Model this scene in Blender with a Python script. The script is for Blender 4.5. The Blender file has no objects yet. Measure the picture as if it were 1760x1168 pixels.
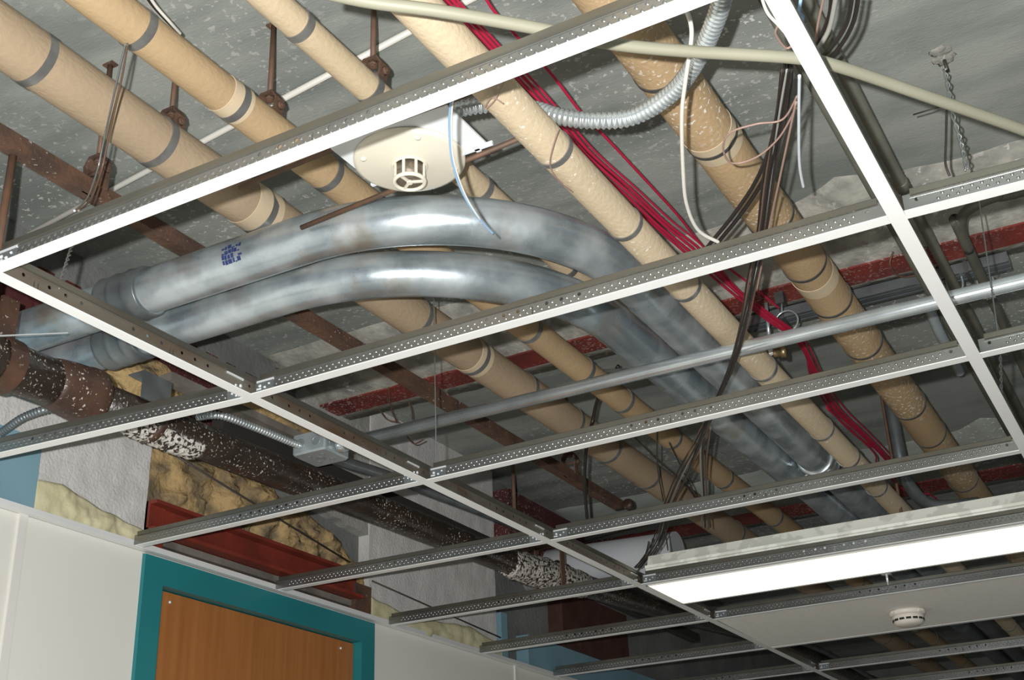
import bpy, math, random
from mathutils import Vector, Matrix, Euler, noise
random.seed(7)
C = bpy.context.scene.collection
PI = math.pi

# ------------------------------------------------------------------ camera, world, light, exposure
F = 2152.03                                     # focal length in pixels of the 1760 px wide frame
CAM = Vector((1.47288, -1.09631, 1.66311))
ROT = Euler((2.00908138, 0.03457826, 0.50584978), 'XYZ')
cd = bpy.data.cameras.new('camera'); cam = bpy.data.objects.new('camera', cd); C.objects.link(cam)
cam.location = CAM; cam.rotation_euler = ROT
cd.sensor_fit = 'HORIZONTAL'; cd.sensor_width = 36.0; cd.lens = F / 1760 * 36.0; cd.clip_start = 0.02
bpy.context.scene.camera = cam
RM = ROT.to_matrix()

w = bpy.data.worlds.new('world'); bpy.context.scene.world = w; w.use_nodes = True
w.node_tree.nodes['Background'].inputs[0].default_value = (0.80, 0.92, 1.0, 1)
w.node_tree.nodes['Background'].inputs[1].default_value = 0.115

fl = bpy.data.lights.new('camera_flash', 'POINT'); fo = bpy.data.objects.new('camera_flash', fl); C.objects.link(fo)
fl.energy = 350; fl.color = (1.0, 0.99, 0.97); fl.shadow_soft_size = 0.010
fo.location = CAM + RM @ Vector((-0.064, 0.040, 0.0))

vs = bpy.context.scene.view_settings
vs.view_transform = 'Standard'; vs.look = 'None'; vs.gamma = 1; vs.use_curve_mapping = False; vs.exposure = 0.0

def ray(u, v): return RM @ Vector(((u - 880) / F, -(v - 584) / F, -1.0))
def atz(u, v, z):
    d = ray(u, v); return CAM + d * ((z - CAM.z) / d.z)
def atx(u, v, x):
    d = ray(u, v); return CAM + d * ((x - CAM.x) / d.x)
def aty(u, v, y):
    d = ray(u, v); return CAM + d * ((y - CAM.y) / d.y)

G = 2.60        # underside of the ceiling grid
S = 3.38        # underside of the concrete slab
SB = 3.28       # underside of the steel beams

# ------------------------------------------------------------------ materials
def mat(name, col, rough=0.6, metal=0.0, col2=None, scale=8.0, stretch=(1, 1, 1), lo=0.35, hi=0.65, bump=0.0, bscale=60.0,
        specks=None, spscale=60.0, spamt=0.30, spmask=2.5, spec=0.5, rough2=None, emit=None, rust=None, rustamt=0.5, rscale=5.0):
    m = bpy.data.materials.new(name); m.use_nodes = True; nt = m.node_tree; n = nt.nodes; l = nt.links
    b = n['Principled BSDF']
    b.inputs['Base Color'].default_value = (*col, 1); b.inputs['Roughness'].default_value = rough
    b.inputs['Metallic'].default_value = metal; b.inputs['Specular IOR Level'].default_value = spec
    tc = n.new('ShaderNodeTexCoord'); mp = n.new('ShaderNodeMapping'); mp.inputs['Scale'].default_value = stretch
    l.new(tc.outputs['Object'], mp.inputs['Vector'])
    last = None
    def noise_ramp(sc, a, bb, det=6, vec=mp):
        t = n.new('ShaderNodeTexNoise'); t.inputs['Scale'].default_value = sc; t.inputs['Detail'].default_value = det
        l.new(vec.outputs[0], t.inputs['Vector'])
        r = n.new('ShaderNodeMapRange'); r.inputs['From Min'].default_value = a; r.inputs['From Max'].default_value = bb
        l.new(t.outputs['Fac'], r.inputs['Value']); return t, r
    def mix(fac, a, c2):
        x = n.new('ShaderNodeMix'); x.data_type = 'RGBA'
        l.new(fac, x.inputs['Factor'])
        if isinstance(a, tuple): x.inputs['A'].default_value = (*a, 1)
        else: l.new(a, x.inputs['A'])
        if isinstance(c2, tuple): x.inputs['B'].default_value = (*c2, 1)
        else: l.new(c2, x.inputs['B'])
        return x.outputs['Result']
    if col2:
        t, r = noise_ramp(scale, lo, hi); last = mix(r.outputs[0], col, col2)
        if rough2 is not None:
            rr = n.new('ShaderNodeMapRange'); rr.inputs['To Min'].default_value = rough; rr.inputs['To Max'].default_value = rough2
            l.new(r.outputs[0], rr.inputs['Value']); l.new(rr.outputs[0], b.inputs['Roughness'])
    if rust:
        t, r = noise_ramp(rscale, 1 - rustamt - .06, 1 - rustamt + .10, 9); last = mix(r.outputs[0], last or col, rust)
    if specks:
        sm = n.new('ShaderNodeMapping'); l.new(tc.outputs['Object'], sm.inputs['Vector'])
        t, r = noise_ramp(spscale, 1 - spamt, 1 - spamt + 0.03, 3, sm)
        t2, r2 = noise_ramp(spmask, 0.42, 0.62, 2, sm)
        mm = n.new('ShaderNodeMath'); mm.operation = 'MULTIPLY'; l.new(r.outputs[0], mm.inputs[0]); l.new(r2.outputs[0], mm.inputs[1])
        last = mix(mm.outputs[0], last or col, specks)
        mt = n.new('ShaderNodeMath'); mt.operation = 'MULTIPLY_ADD'; l.new(mm.outputs[0], mt.inputs[0]); mt.inputs[1].default_value = -metal; mt.inputs[2].default_value = metal
        l.new(mt.outputs[0], b.inputs['Metallic'])
    if last: l.new(last, b.inputs['Base Color'])
    if bump:
        t = n.new('ShaderNodeTexNoise'); t.inputs['Scale'].default_value = bscale; t.inputs['Detail'].default_value = 6
        l.new(mp.outputs[0], t.inputs['Vector'])
        bp = n.new('ShaderNodeBump'); bp.inputs['Strength'].default_value = bump; bp.inputs['Distance'].default_value = 0.01
        l.new(t.outputs['Fac'], bp.inputs['Height']); l.new(bp.outputs[0], b.inputs['Normal'])
    if emit:
        b.inputs['Emission Color'].default_value = (*emit[0], 1); b.inputs['Emission Strength'].default_value = emit[1]
    return m

def holes(m, centers, period=None, zc=0.014, r=0.0030, slit=None, zlo=0.004, zhi=0.016):
    """punched holes: transparent where the web metal is missing"""
    nt = m.node_tree; n = nt.nodes; l = nt.links
    tc = n.new('ShaderNodeTexCoord'); sp = n.new('ShaderNodeSeparateXYZ'); l.new(tc.outputs['Object'], sp.inputs[0])
    def M(op, a, bb=None, c=None):
        x = n.new('ShaderNodeMath'); x.operation = op
        for i, v in enumerate((a, bb, c)):
            if v is None: continue
            if isinstance(v, (int, float)): x.inputs[i].default_value = v
            else: l.new(v, x.inputs[i])
        return x.outputs[0]
    X = M('ABSOLUTE', sp.outputs[0])
    if period: X = M('PINGPONG', X, period / 2)
    dz = M('SUBTRACT', sp.outputs[2], zc); dz2 = M('MULTIPLY', dz, dz); tot = None
    for c in centers:
        dx = M('SUBTRACT', X, c); h = M('LESS_THAN', M('ADD', M('MULTIPLY', dx, dx), dz2), r * r)
        tot = h if tot is None else M('MAXIMUM', tot, h)
    if slit is not None:
        a = M('LESS_THAN', M('ABSOLUTE', M('SUBTRACT', X, slit)), 0.0008)
        a = M('MULTIPLY', a, M('MULTIPLY', M('GREATER_THAN', sp.outputs[2], zlo), M('LESS_THAN', sp.outputs[2], zhi)))
        tot = M('MAXIMUM', tot, a)
    tr = n.new('ShaderNodeBsdfTransparent'); mx = n.new('ShaderNodeMixShader')
    l.new(tot, mx.inputs[0]); l.new(n['Principled BSDF'].outputs[0], mx.inputs[1]); l.new(tr.outputs[0], mx.inputs[2])
    l.new(mx.outputs[0], n['Material Output'].inputs[0]); return m

M_ = {}
M_['slab'] = mat('slab_concrete', (0.35, 0.37, 0.34), 0.9, col2=(0.225, 0.245, 0.228), scale=4, stretch=(0.6, 1.8, 1), lo=0.38, hi=0.62, bump=0.16, bscale=110,
                 specks=(0.62, 0.62, 0.59), spscale=70, spamt=0.39, spmask=0.9)
M_['haunch'] = mat('haunch_concrete', (0.44, 0.43, 0.37), 0.95, col2=(0.25, 0.245, 0.22), scale=16, bump=0.5, bscale=50,
                   specks=(0.55, 0.54, 0.5), spscale=40, spamt=0.40, spmask=4)
M_['redsteel'] = mat('red_oxide_steel', (0.24, 0.035, 0.025), 0.65, col2=(0.13, 0.025, 0.02), scale=9, bump=0.1,
                     specks=(0.42, 0.36, 0.33), spscale=120, spamt=0.42, spmask=1.2)
M_['galvbox'] = mat('box_steel', (0.42, 0.47, 0.49), 0.36, 0.45, col2=(0.35, 0.40, 0.42), scale=12)
M_['dusty'] = mat('dusty_steel', (0.22, 0.20, 0.17), 0.8, col2=(0.12, 0.11, 0.095), scale=12)
M_['reddark'] = mat('dark_primer_steel', (0.10, 0.022, 0.022), 0.7, col2=(0.06, 0.015, 0.015), scale=9, bump=0.1, specks=(0.30, 0.25, 0.24), spscale=120, spamt=0.40, spmask=1.0)
M_['column'] = mat('rusty_column', (0.060, 0.022, 0.016), 0.7, col2=(0.09, 0.04, 0.028), scale=12, bump=0.2)
M_['redclean'] = mat('red_oxide_channel', (0.22, 0.035, 0.02), 0.5, col2=(0.12, 0.02, 0.013), scale=7, bump=0.1)
M_['rust'] = mat('rusty_steel', (0.070, 0.043, 0.032), 0.75, col2=(0.135, 0.070, 0.042), scale=14, bump=0.3, bscale=90, specks=(0.5, 0.45, 0.4), spscale=90, spamt=0.33, spmask=3)
M_['rustplain'] = mat('brown_rod_steel', (0.16, 0.085, 0.05), 0.6, col2=(0.10, 0.062, 0.042), scale=20, bump=0.1)
M_['galv'] = mat('galvanised_conduit', (0.34, 0.40, 0.44), 0.24, 0.70, col2=(0.66, 0.73, 0.77), scale=9, stretch=(1, 1, 1), lo=0.38, hi=0.66, bump=0.06, bscale=22, rough2=0.38,
                 rust=(0.36, 0.33, 0.28), rustamt=0.36, rscale=5)
M_['galvdull'] = mat('dull_galvanised', (0.26, 0.29, 0.30), 0.38, 0.65, col2=(0.16, 0.18, 0.19), scale=12, bump=0.05)
M_['emt'] = mat('bright_conduit_metal', (0.66, 0.72, 0.74), 0.22, 0.72, col2=(0.50, 0.55, 0.57), scale=10, bump=0.02)
M_['teemetal'] = mat('tee_galvanised', (0.23, 0.225, 0.195), 0.30, 0.80, col2=(0.16, 0.155, 0.13), scale=14, stretch=(0.3, 1, 1), bump=0.05, bscale=30)
M_['teeweb'] = holes(mat('tee_web_punched', (0.34, 0.35, 0.345), 0.27, 0.85, col2=(0.24, 0.25, 0.245), scale=14, stretch=(0.3, 1, 1)),
                     [0.028, 0.056, 0.090, 0.578], zc=0.0215, r=0.0034, slit=0.0, zlo=0.008, zhi=0.024)
M_['mainweb'] = holes(mat('runner_web_punched', (0.34, 0.31, 0.26), 0.45, 0.8, col2=(0.24, 0.21, 0.17), scale=16, stretch=(0.3, 1, 1), rust=(0.22, 0.14, 0.09), rustamt=0.42, rscale=14),
                      [0.026, 0.06, 0.094], period=0.305, zc=0.022, r=0.0034, slit=0.004, zlo=0.006, zhi=0.020)
M_['clip'] = mat('bright_clip', (0.80, 0.85, 0.88), 0.25, 0.45)
M_['white'] = mat('white_enamel', (0.78, 0.79, 0.78), 0.38, 0, col2=(0.74, 0.75, 0.74), scale=3)
M_['strap'] = mat('strap_steel', (0.26, 0.26, 0.25), 0.30, 0.45, col2=(0.17, 0.17, 0.165), scale=20)
M_['strapdark'] = mat('strap_dark', (0.10, 0.10, 0.10), 0.45, 0.6, col2=(0.16, 0.16, 0.15), scale=20)
def canvas(n, c, sp=None, amt=0.36, msk=3):
    c2 = tuple(x * 0.86 for x in c)
    return mat(n, c, 0.85, col2=c2, scale=5, stretch=(1, 0.6, 1), bump=0.22, bscale=130, specks=sp, spscale=95, spamt=amt, spmask=msk, spec=0.2)
M_['canvas1'] = canvas('canvas_beige', (0.40, 0.305, 0.205))
M_['canvas2'] = canvas('canvas_tan', (0.46, 0.33, 0.19))
M_['canvas3'] = canvas('canvas_cream', (0.56, 0.45, 0.30))
M_['canvas4'] = canvas('canvas_cream_flecked', (0.60, 0.49, 0.34), (0.82, 0.78, 0.70), 0.36, 5)
M_['canvas5'] = canvas('canvas_tan_flecked', (0.48, 0.34, 0.195), (0.80, 0.75, 0.68), 0.405, 2.2)
M_['tape'] = mat('pipe_tape', (0.55, 0.445, 0.305), 0.8, bump=0.1)
M_['dark'] = mat('dark_gap', (0.02, 0.018, 0.016), 0.9)
M_['castiron'] = mat('cast_iron', (0.020, 0.015, 0.012), 0.33, 0.0, col2=(0.034, 0.021, 0.015), scale=10, bump=0.4, bscale=35, rust=(0.05, 0.026, 0.016), rustamt=0.36, rscale=4,
                     specks=(0.72, 0.68, 0.6), spscale=150, spamt=0.375, spmask=4.0)
M_['castrust'] = mat('cast_iron_rusty', (0.085, 0.042, 0.026), 0.5, 0.0, col2=(0.03, 0.019, 0.014), scale=10, bump=0.3, bscale=35, specks=(0.6, 0.55, 0.48), spscale=130, spamt=0.36, spmask=4)
M_['mastic'] = mat('white_mastic', (0.62, 0.59, 0.54), 0.8, col2=(0.04, 0.028, 0.02), scale=95, lo=.50, hi=.54, bump=0.8, bscale=90)
M_['block'] = mat('painted_masonry', (0.66, 0.65, 0.63), 0.9, col2=(0.56, 0.55, 0.535), scale=14, bump=0.35, bscale=110)
M_['blockgrey'] = mat('grey_masonry', (0.42, 0.42, 0.40), 0.95, col2=(0.30, 0.30, 0.28), scale=9, bump=0.4, bscale=80)
M_['concdark'] = mat('grey_concrete_wall', (0.22, 0.225, 0.215), 0.95, col2=(0.15, 0.155, 0.15), scale=4, bump=0.4)
M_['plaster'] = mat('wall_panel_paint', (0.74, 0.725, 0.665), 0.6, col2=(0.71, 0.695, 0.64), scale=2, bump=0.03)
M_['batten'] = mat('batten_paint', (0.68, 0.67, 0.63), 0.5)
M_['teal'] = mat('teal_paint', (0.018, 0.20, 0.22), 0.38, col2=(0.014, 0.175, 0.195), scale=3, bump=0.04)
M_['blue'] = mat('blue_paint', (0.22, 0.38, 0.45), 0.55, col2=(0.18, 0.32, 0.38), scale=3)
def wood(n, a, b2):
    return mat(n, a, 0.45, col2=b2, scale=6, stretch=(1, 9, 0.5), lo=0.3, hi=0.7, bump=0.03)
M_['wood'] = wood('orange_wood', (0.40, 0.155, 0.040), (0.32, 0.115, 0.028))
M_['wooddark'] = wood('brown_wood', (0.16, 0.075, 0.03), (0.09, 0.04, 0.02))
M_['foam'] = mat('spray_foam', (0.66, 0.62, 0.40), 0.8, col2=(0.58, 0.54, 0.33), scale=9, bump=0.4, bscale=30)
M_['insul'] = mat('glass_wool', (0.47, 0.33, 0.16), 1.0, col2=(0.20, 0.155, 0.095), scale=13, lo=.42, hi=.60, bump=1.0, bscale=45, spec=0.1)
M_['cream'] = mat('detector_plastic', (0.72, 0.68, 0.57), 0.4, col2=(0.69, 0.65, 0.54), scale=4)
M_['mesh'] = mat('mesh_screen', (0.22, 0.18, 0.14), 0.5, 0.5, col2=(0.12, 0.10, 0.08), scale=220)
M_['plate'] = mat('white_plate', (0.74, 0.77, 0.80), 0.4)
M_['red'] = mat('red_cable_jacket', (0.50, 0.015, 0.06), 0.4)
M_['black'] = mat('black_cable_jacket', (0.022, 0.018, 0.017), 0.35)
M_['brown'] = mat('brown_cable', (0.13, 0.085, 0.06), 0.4)
M_['grey'] = mat('grey_cable', (0.32, 0.32, 0.29), 0.45)
M_['whitec'] = mat('white_cable', (0.72, 0.70, 0.64), 0.4)
M_['pink'] = mat('pink_wire', (0.30, 0.20, 0.165), 0.45)
M_['bluew'] = mat('blue_wire', (0.25, 0.42, 0.62), 0.4)
M_['beige'] = mat('beige_cable_jacket', (0.25, 0.245, 0.185), 0.5, col2=(0.22, 0.215, 0.16), scale=6)
M_['wire'] = mat('hanger_wire', (0.42, 0.45, 0.46), 0.3, 0.9)
M_['wiredark'] = mat('dark_wire', (0.07, 0.06, 0.055), 0.5, 0.3)
M_['greyc'] = mat('grey_painted_conduit', (0.15, 0.15, 0.12), 0.5, 0.2, col2=(0.11, 0.11, 0.09), scale=8)
M_['fixture'] = mat('fixture_housing', (0.80, 0.81, 0.74), 0.4, 0.05, col2=(0.64, 0.65, 0.58), scale=22, lo=.5, hi=.56)
M_['lens'] = mat('lit_diffuser', (0.9, 0.88, 0.78), 0.5, emit=((1.0, 0.92, 0.68), 1.4))
M_['tile'] = mat('ceiling_tile', (0.84, 0.82, 0.77), 0.9, col2=(0.78, 0.76, 0.71), scale=90, bump=0.15, bscale=200)
M_['whitepipe'] = mat('white_pipe_jacket', (0.60, 0.63, 0.66), 0.6, col2=(0.54, 0.57, 0.60), scale=4)
M_['tie'] = mat('cable_tie', (0.55, 0.60, 0.62), 0.35)
M_['ink'] = mat('blue_ink', (0.012, 0.022, 0.10), 0.5, col2=(0.03, 0.05, 0.16), scale=60)
M_['floor'] = mat('floor_vinyl', (0.35, 0.34, 0.31), 0.6, col2=(0.30, 0.29, 0.26), scale=3)
M_['brass'] = mat('brass_nut', (0.35, 0.27, 0.14), 0.35, 0.8)
M_['detplast'] = mat('smoke_detector_white', (0.74, 0.69, 0.62), 0.45)

# ------------------------------------------------------------------ mesh helpers
class MB:
    def __init__(s): s.v = []; s.f = []; s.sm = []
    def add(s, vs, fs, smooth=False):
        o = len(s.v); s.v += [Vector(x) for x in vs]; s.f += [tuple(i + o for i in f) for f in fs]; s.sm += [smooth] * len(fs); return s
    def box(s, a, b, mtx=None):
        x0, y0, z0 = a; x1, y1, z1 = b
        vs = [Vector(p) for p in ((x0, y0, z0), (x1, y0, z0), (x1, y1, z0), (x0, y1, z0), (x0, y0, z1), (x1, y0, z1), (x1, y1, z1), (x0, y1, z1))]
        if mtx: vs = [mtx @ p for p in vs]
        return s.add(vs, [(0, 3, 2, 1), (4, 5, 6, 7), (0, 1, 5, 4), (1, 2, 6, 5), (2, 3, 7, 6), (3, 0, 4, 7)])
    def rings(s, rings, close=True, cap=True, smooth=True):
        n = len(rings[0]); vs = [p for r in rings for p in r]; fs = []
        for i in range(len(rings) - 1):
            for j in range(n if close else n - 1):
                k = (j + 1) % n; fs.append((i * n + j, i * n + k, (i + 1) * n + k, (i + 1) * n + j))
        s.add(vs, fs, smooth)
        if cap:
            o = len(s.v) - len(vs)
            s.f.append(tuple(o + j for j in reversed(range(n)))); s.sm.append(False)
            s.f.append(tuple(o + (len(rings) - 1) * n + j for j in range(n))); s.sm.append(False)
        return s
    def tube(s, pts, r, seg=12, cap=True, smooth=True):
        pts = [Vector(p) for p in pts]; rr = r if isinstance(r, (list, tuple)) else [r] * len(pts); rings = []; prev = None
        for i, p in enumerate(pts):
            t = (pts[min(i + 1, len(pts) - 1)] - pts[max(i - 1, 0)]).normalized()
            if prev is None:
                a = Vector((0, 0, 1)) if abs(t.z) < 0.9 else Vector((1, 0, 0)); nrm = (a - t * a.dot(t)).normalized()
            else: nrm = (prev - t * prev.dot(t)).normalized()
            prev = nrm; bn = t.cross(nrm)
            rings.append([p + (nrm * math.cos(2 * PI * j / seg) + bn * math.sin(2 * PI * j / seg)) * rr[i] for j in range(seg)])
        return s.rings(rings, True, cap, smooth)
    def lathe(s, prof, loc=(0, 0, 0), seg=32, axis=None, smooth=True):
        """prof: (radius, height) pairs about +z, or about AXIS"""
        q = Vector(axis).to_track_quat('Z', 'Y') if axis is not None else None; loc = Vector(loc); rings = []
        for r, h in prof:
            ring = []
            for j in range(seg):
                p = Vector((r * math.cos(2 * PI * j / seg), r * math.sin(2 * PI * j / seg), h))
                ring.append(loc + (q @ p if q else p))
            rings.append(ring)
        return s.rings(rings, True, True, smooth)
    def extrude(s, poly, a, b):
        """poly: list of (u, v); path from a to b, u = horizontal across, v = up"""
        a = Vector(a); b = Vector(b); t = (b - a).normalized(); up = Vector((0, 0, 1))
        if abs(t.z) > 0.95: up = Vector((1, 0, 0))
        sd = up.cross(t).normalized(); up2 = t.cross(sd)
        r0 = [a + sd * u + up2 * v for u, v in poly]; r1 = [b + sd * u + up2 * v for u, v in poly]
        return s.rings([r0, r1], True, True, False)
    def build(s, name, m, parent=None, loc=None):
        me = bpy.data.meshes.new(name); off = Vector(loc) if loc is not None else (parent_world(parent) if parent else Vector((0, 0, 0)))
        me.from_pydata([tuple(p - off) for p in s.v], [], s.f); me.polygons.foreach_set('use_smooth', s.sm); me.materials.append(m); me.update()
        o = bpy.data.objects.new(name, me); C.objects.link(o)
        if parent: o.parent = parent
        elif loc is not None: o.location = loc
        return o
def parent_world(p):
    v = Vector((0, 0, 0))
    while p: v += p.location; p = p.parent
    return v
def tag(o, label, cat, group=None, kind=None):
    o['label'] = label; o['category'] = cat
    if group: o['group'] = group
    if kind: o['kind'] = kind
    return o
def thing(name, label, cat, loc=(0, 0, 0), group=None):
    o = bpy.data.objects.new(name, None); o.empty_display_size = 0.05; C.objects.link(o); o.location = loc; return tag(o, label, cat, group)
def one(name, mb, m, label, cat, group=None):
    c = sum(mb.v, Vector((0, 0, 0))) / len(mb.v)
    return tag(mb.build(name, m, None, c), label, cat, group)
def struct(name, mb, m):
    o = mb.build(name, m); o['kind'] = 'structure'; return o
def copy_tree(o, parent=None):
    c = o.copy(); C.objects.link(c)
    if parent: c.parent = parent
    for ch in list(o.children): copy_tree(ch, c)
    return c
def smooth(pts, n=10):
    pts = [Vector(p) for p in pts]; out = []
    for i in range(len(pts) - 1):
        p0 = pts[max(i - 1, 0)]; p1 = pts[i]; p2 = pts[i + 1]; p3 = pts[min(i + 2, len(pts) - 1)]
        for k in range(n):
            t = k / n
            out.append(0.5 * ((2 * p1) + (p2 - p0) * t + (2 * p0 - 5 * p1 + 4 * p2 - p3) * t * t + (3 * p1 - p0 - 3 * p2 + p3) * t ** 3))
    return out + [pts[-1]]
def resample(pts, step):
    out = [pts[0]]; acc = 0.0
    for a, b in zip(pts, pts[1:]):
        L = (b - a).length
        if L < 1e-9: continue
        d = step - acc
        while d <= L: out.append(a + (b - a) * (d / L)); d += step
        acc = L - (d - step)
    return out
def px(*p):
    """(u, v, z) picture points taken onto their own height in the room"""
    return [atz(u, v, z) for u, v, z in p]

# ------------------------------------------------------------------ the setting
sb = MB().box((-1.0, -2.5, S), (3.2, 9.0, S + 0.15)); struct('ceiling', sb, M_['slab'])
struct('floor', MB().box((-1.0, -3.5, -0.1), (5.0, 9.0, 0.0)), M_['floor'])
struct('wall_far', MB().box((-1.1, 9.0, 0.0), (5.0, 9.15, S + 0.15)), M_['concdark'])
WX = -0.93
wl = MB()
wl.box((WX - 0.10, -2.5, 0), (WX, 1.285, G)); wl.box((WX - 0.10, 2.345, 0), (WX, 9.0, G)); wl.box((WX - 0.10, 1.285, 2.595), (WX, 2.345, G))
wall = struct('wall_left', wl, M_['plaster'])
MB().box((WX - 0.16, -2.5, G), (WX - 0.06, 9.0, S)).build('upper_wall', M_['concdark'], wall)
for y in (0.885, 3.335, 0.885 - 1.22, 3.335 + 1.22):
    MB().box((WX, y - 0.012, 0), (WX + 0.006, y + 0.012, G)).build('batten', M_['batten'], wall)

def ragged(name, m, y0, y1, zlo, zhi, x0, th, amp=0.02, n=40, parent=None, seed=0, bulge=0.0, nz=14, edge=True, amp2=None):
    """a masonry / foam face on the wall with uneven outline. zlo, zhi: functions of y"""
    mb = MB(); rows = []
    for i in range(n + 1):
        y = y0 + (y1 - y0) * i / n
        a = zlo(y) + amp * noise.noise(Vector((y * 14, seed, 0))); b = zhi(y) + amp * noise.noise(Vector((y * 14, seed + 9, 3)))
        row = []
        for j in range(nz + 1):
            z = a + (b - a) * j / nz
            u = max(0.0, math.sin(PI * j / nz)) ** 0.5 if bulge else 1; vv = max(0.0, math.sin(PI * i / n)) ** 0.5 if bulge else 1
            nn = noise.fractal(Vector((y * 15, z * 15, seed)), 0.8, 2.0, 5)
            row.append(Vector((x0 + th + bulge * (0.35 + 0.65 * nn) * u * vv + (amp2 or 0) * nn, y, z)))
        rows.append(row)
    N = nz + 1; vs = [p for r in rows for p in r]; vs2 = [Vector((x0, p.y, p.z)) for p in vs]; fs = []
    for i in range(n):
        for j in range(nz):
            fs.append((i * N + j, (i + 1) * N + j, (i + 1) * N + j + 1, i * N + j + 1))
    o = len(vs)
    rim = [i * N for i in range(n + 1)] + [n * N + j for j in range(1, N)] + [i * N + nz for i in range(n - 1, -1, -1)] + [j for j in range(nz - 1, 0, -1)]
    for a, b in zip(rim, rim[1:] + rim[:1]): fs.append((b, a, a + o, b + o))
    fs.append(tuple(i + o for i in rim))
    mb.add(vs + vs2, fs, bool(bulge))
    return mb
def lin(*pts):
    def f(y):
        for (a, b), (c, d) in zip(pts, pts[1:]):
            if y <= c: return b + (d - b) * max(0, (y - a)) / (c - a)
        return pts[-1][1]
    return f
XB = WX - 0.06
ragged('x', 0, 0.78, 1.297, lin((.7, 2.72), (.95, 2.70), (1.3, 2.655)), lin((.78, 2.90), (1.0, 2.99), (1.2, 2.97), (1.3, 2.93)), XB, 0.045, 0.015, seed=1, amp2=0.002).build('masonry_face', M_['block'], wall)
ragged('x', 0, 2.345, 3.22, lin((2.3, 2.64), (3.3, 2.62)), lin((2.3, S), (3.3, S)), XB, 0.045, 0.0, seed=2, amp2=0.002).build('masonry_face', M_['block'], wall)
ragged('x', 0, 1.97, 2.345, lin((1.7, 3.06), (2.0, 2.93), (2.35, 2.90)), lin((1.7, S), (3.3, S)), XB, 0.040, 0.012, seed=3, amp2=0.002).build('masonry_face', M_['blockgrey'], wall)
ragged('x', 0, 1.0, 1.75, lin((1.0, 3.0), (1.7, 2.95)), lin((1.0, 3.10), (1.7, 3.10)), XB, 0.02, 0.01, seed=4, amp2=0.002).build('masonry_face', M_['blockgrey'], wall)
MB().box((XB, 0.0, G), (WX - 0.004, 0.918, 2.80)).build('blue_panel', M_['blue'], wall)
MB().box((XB, 3.46, G), (WX - 0.004, 8.0, 2.745)).build('blue_panel', M_['blue'], wall)
MB().box((XB, 3.25, G), (WX - 0.01, 3.30, 2.80)).build('blue_stud', M_['blue'], wall)
# door head recess above the ceiling line
MB().box((XB, 1.30, G), (WX - 0.035, 2.34, 2.70)).build('wood_header', M_['wooddark'], wall)
MB().box((XB, 1.36, 2.638), (WX - 0.020, 2.255, 2.658)).build('grey_strip', M_['dusty'], wall)
ch = MB(); ch.box((XB, 1.30, 2.665), (WX - 0.012, 2.27, 2.745)); ch.box((XB, 1.30, 2.735), (WX + 0.02, 2.27, 2.745)); ch.box((XB, 1.30, 2.660), (WX + 0.02, 2.27, 2.670))
ch.build('header_channel', M_['redclean'], wall)
MB().box((XB, 1.30, G), (WX - 0.004, 1.36, 2.735)).build('rusty_post', M_['redclean'], wall)
MB().box((XB, 2.255, G), (WX - 0.004, 2.345, 2.715)).build('rusty_post', M_['rust'], wall)
# far side recess: columns
MB().box((XB, 3.76, 2.745), (WX + 0.01, 4.45, 3.0)).build('column_face', M_['column'], wall)

# door
d = MB()
jw = 0.072
d.box((WX - 0.08, 1.285, 0), (WX + 0.012, 1.285 + jw, 2.592)); d.box((WX - 0.08, 2.345 - jw, 0), (WX + 0.012, 2.345, 2.592)); d.box((WX - 0.08, 1.285 + jw, 2.592 - jw), (WX + 0.012, 2.345 - jw, 2.592))
door = struct('door_1', d, M_['teal'])
dp = MB().box((WX - 0.07, 1.285 + jw + 0.003, 0.01), (WX - 0.02, 2.345 - jw - 0.003, 2.592 - jw - 0.003)); dp = dp.build('door_panel', M_['wood'], door)
for y in (1.42, 2.2): MB().lathe([(0.0, 0), (0.005, 0), (0.004, 0.004), (0.001, 0.005)], (WX - 0.02, y, 2.492), 12, (1, 0, 0)).build('screw', M_['clip'], door)

# ------------------------------------------------------------------ steel beams in the slab
for (y0, y1, lab) in ((2.05, 2.155, 'red oxide steel beam flange across the slab nearest the curved conduits'),
                      (4.10, 4.26, 'second dark red beam flange, seen just above the lit light fixture'),
                      (6.3, 6.45, 'farthest red beam flange in the slab beyond the ceiling tile')):
    one('steel_beam', MB().box((WX - 0.05, y0, SB - 0.004), (3.1, y1, SB + 0.02)), M_['redsteel'], lab, 'beam')
for k, (y0, y1, lab) in enumerate(((2.05, 2.155, 'pale rough concrete casing around the nearest red beam flange'), (4.10, 4.26, 'concrete casing around the second beam, above the light fixture'), (6.3, 6.45, 'concrete casing around the farthest beam'))):
    hb = MB(); n = 90; a = []
    for i in range(n + 1):
        x = -0.99 + 4.1 * i / n; e = [0.030 * noise.noise(Vector((x * 6, k * 4 + q, 1))) for q in range(3)]; f = 0.008 * noise.noise(Vector((x * 17, k, 5)))
        bl = 0.10 * max(0, 1 - abs(x - 0.93) / 0.12)
        a.append([Vector((x, y0 - 0.25 + e[0] - bl, S + .01)), Vector((x, y0 - 0.24 + e[0] - bl, S - 0.004)), Vector((x, y0 - 0.10 + e[1] * .6 - bl * .5, SB + 0.045 + e[2] * .3)), Vector((x, y0 + 0.004 + f, SB)), Vector((x, y1 - 0.004 - f, SB)), Vector((x, y1 + 0.07 + f, SB + 0.004)), Vector((x, y1 + 0.09, S + .01))])
    hb.rings(a, True, True, True)
    one('concrete_casing', hb, M_['haunch' if k == 0 else 'slab'], lab, 'concrete')
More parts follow.
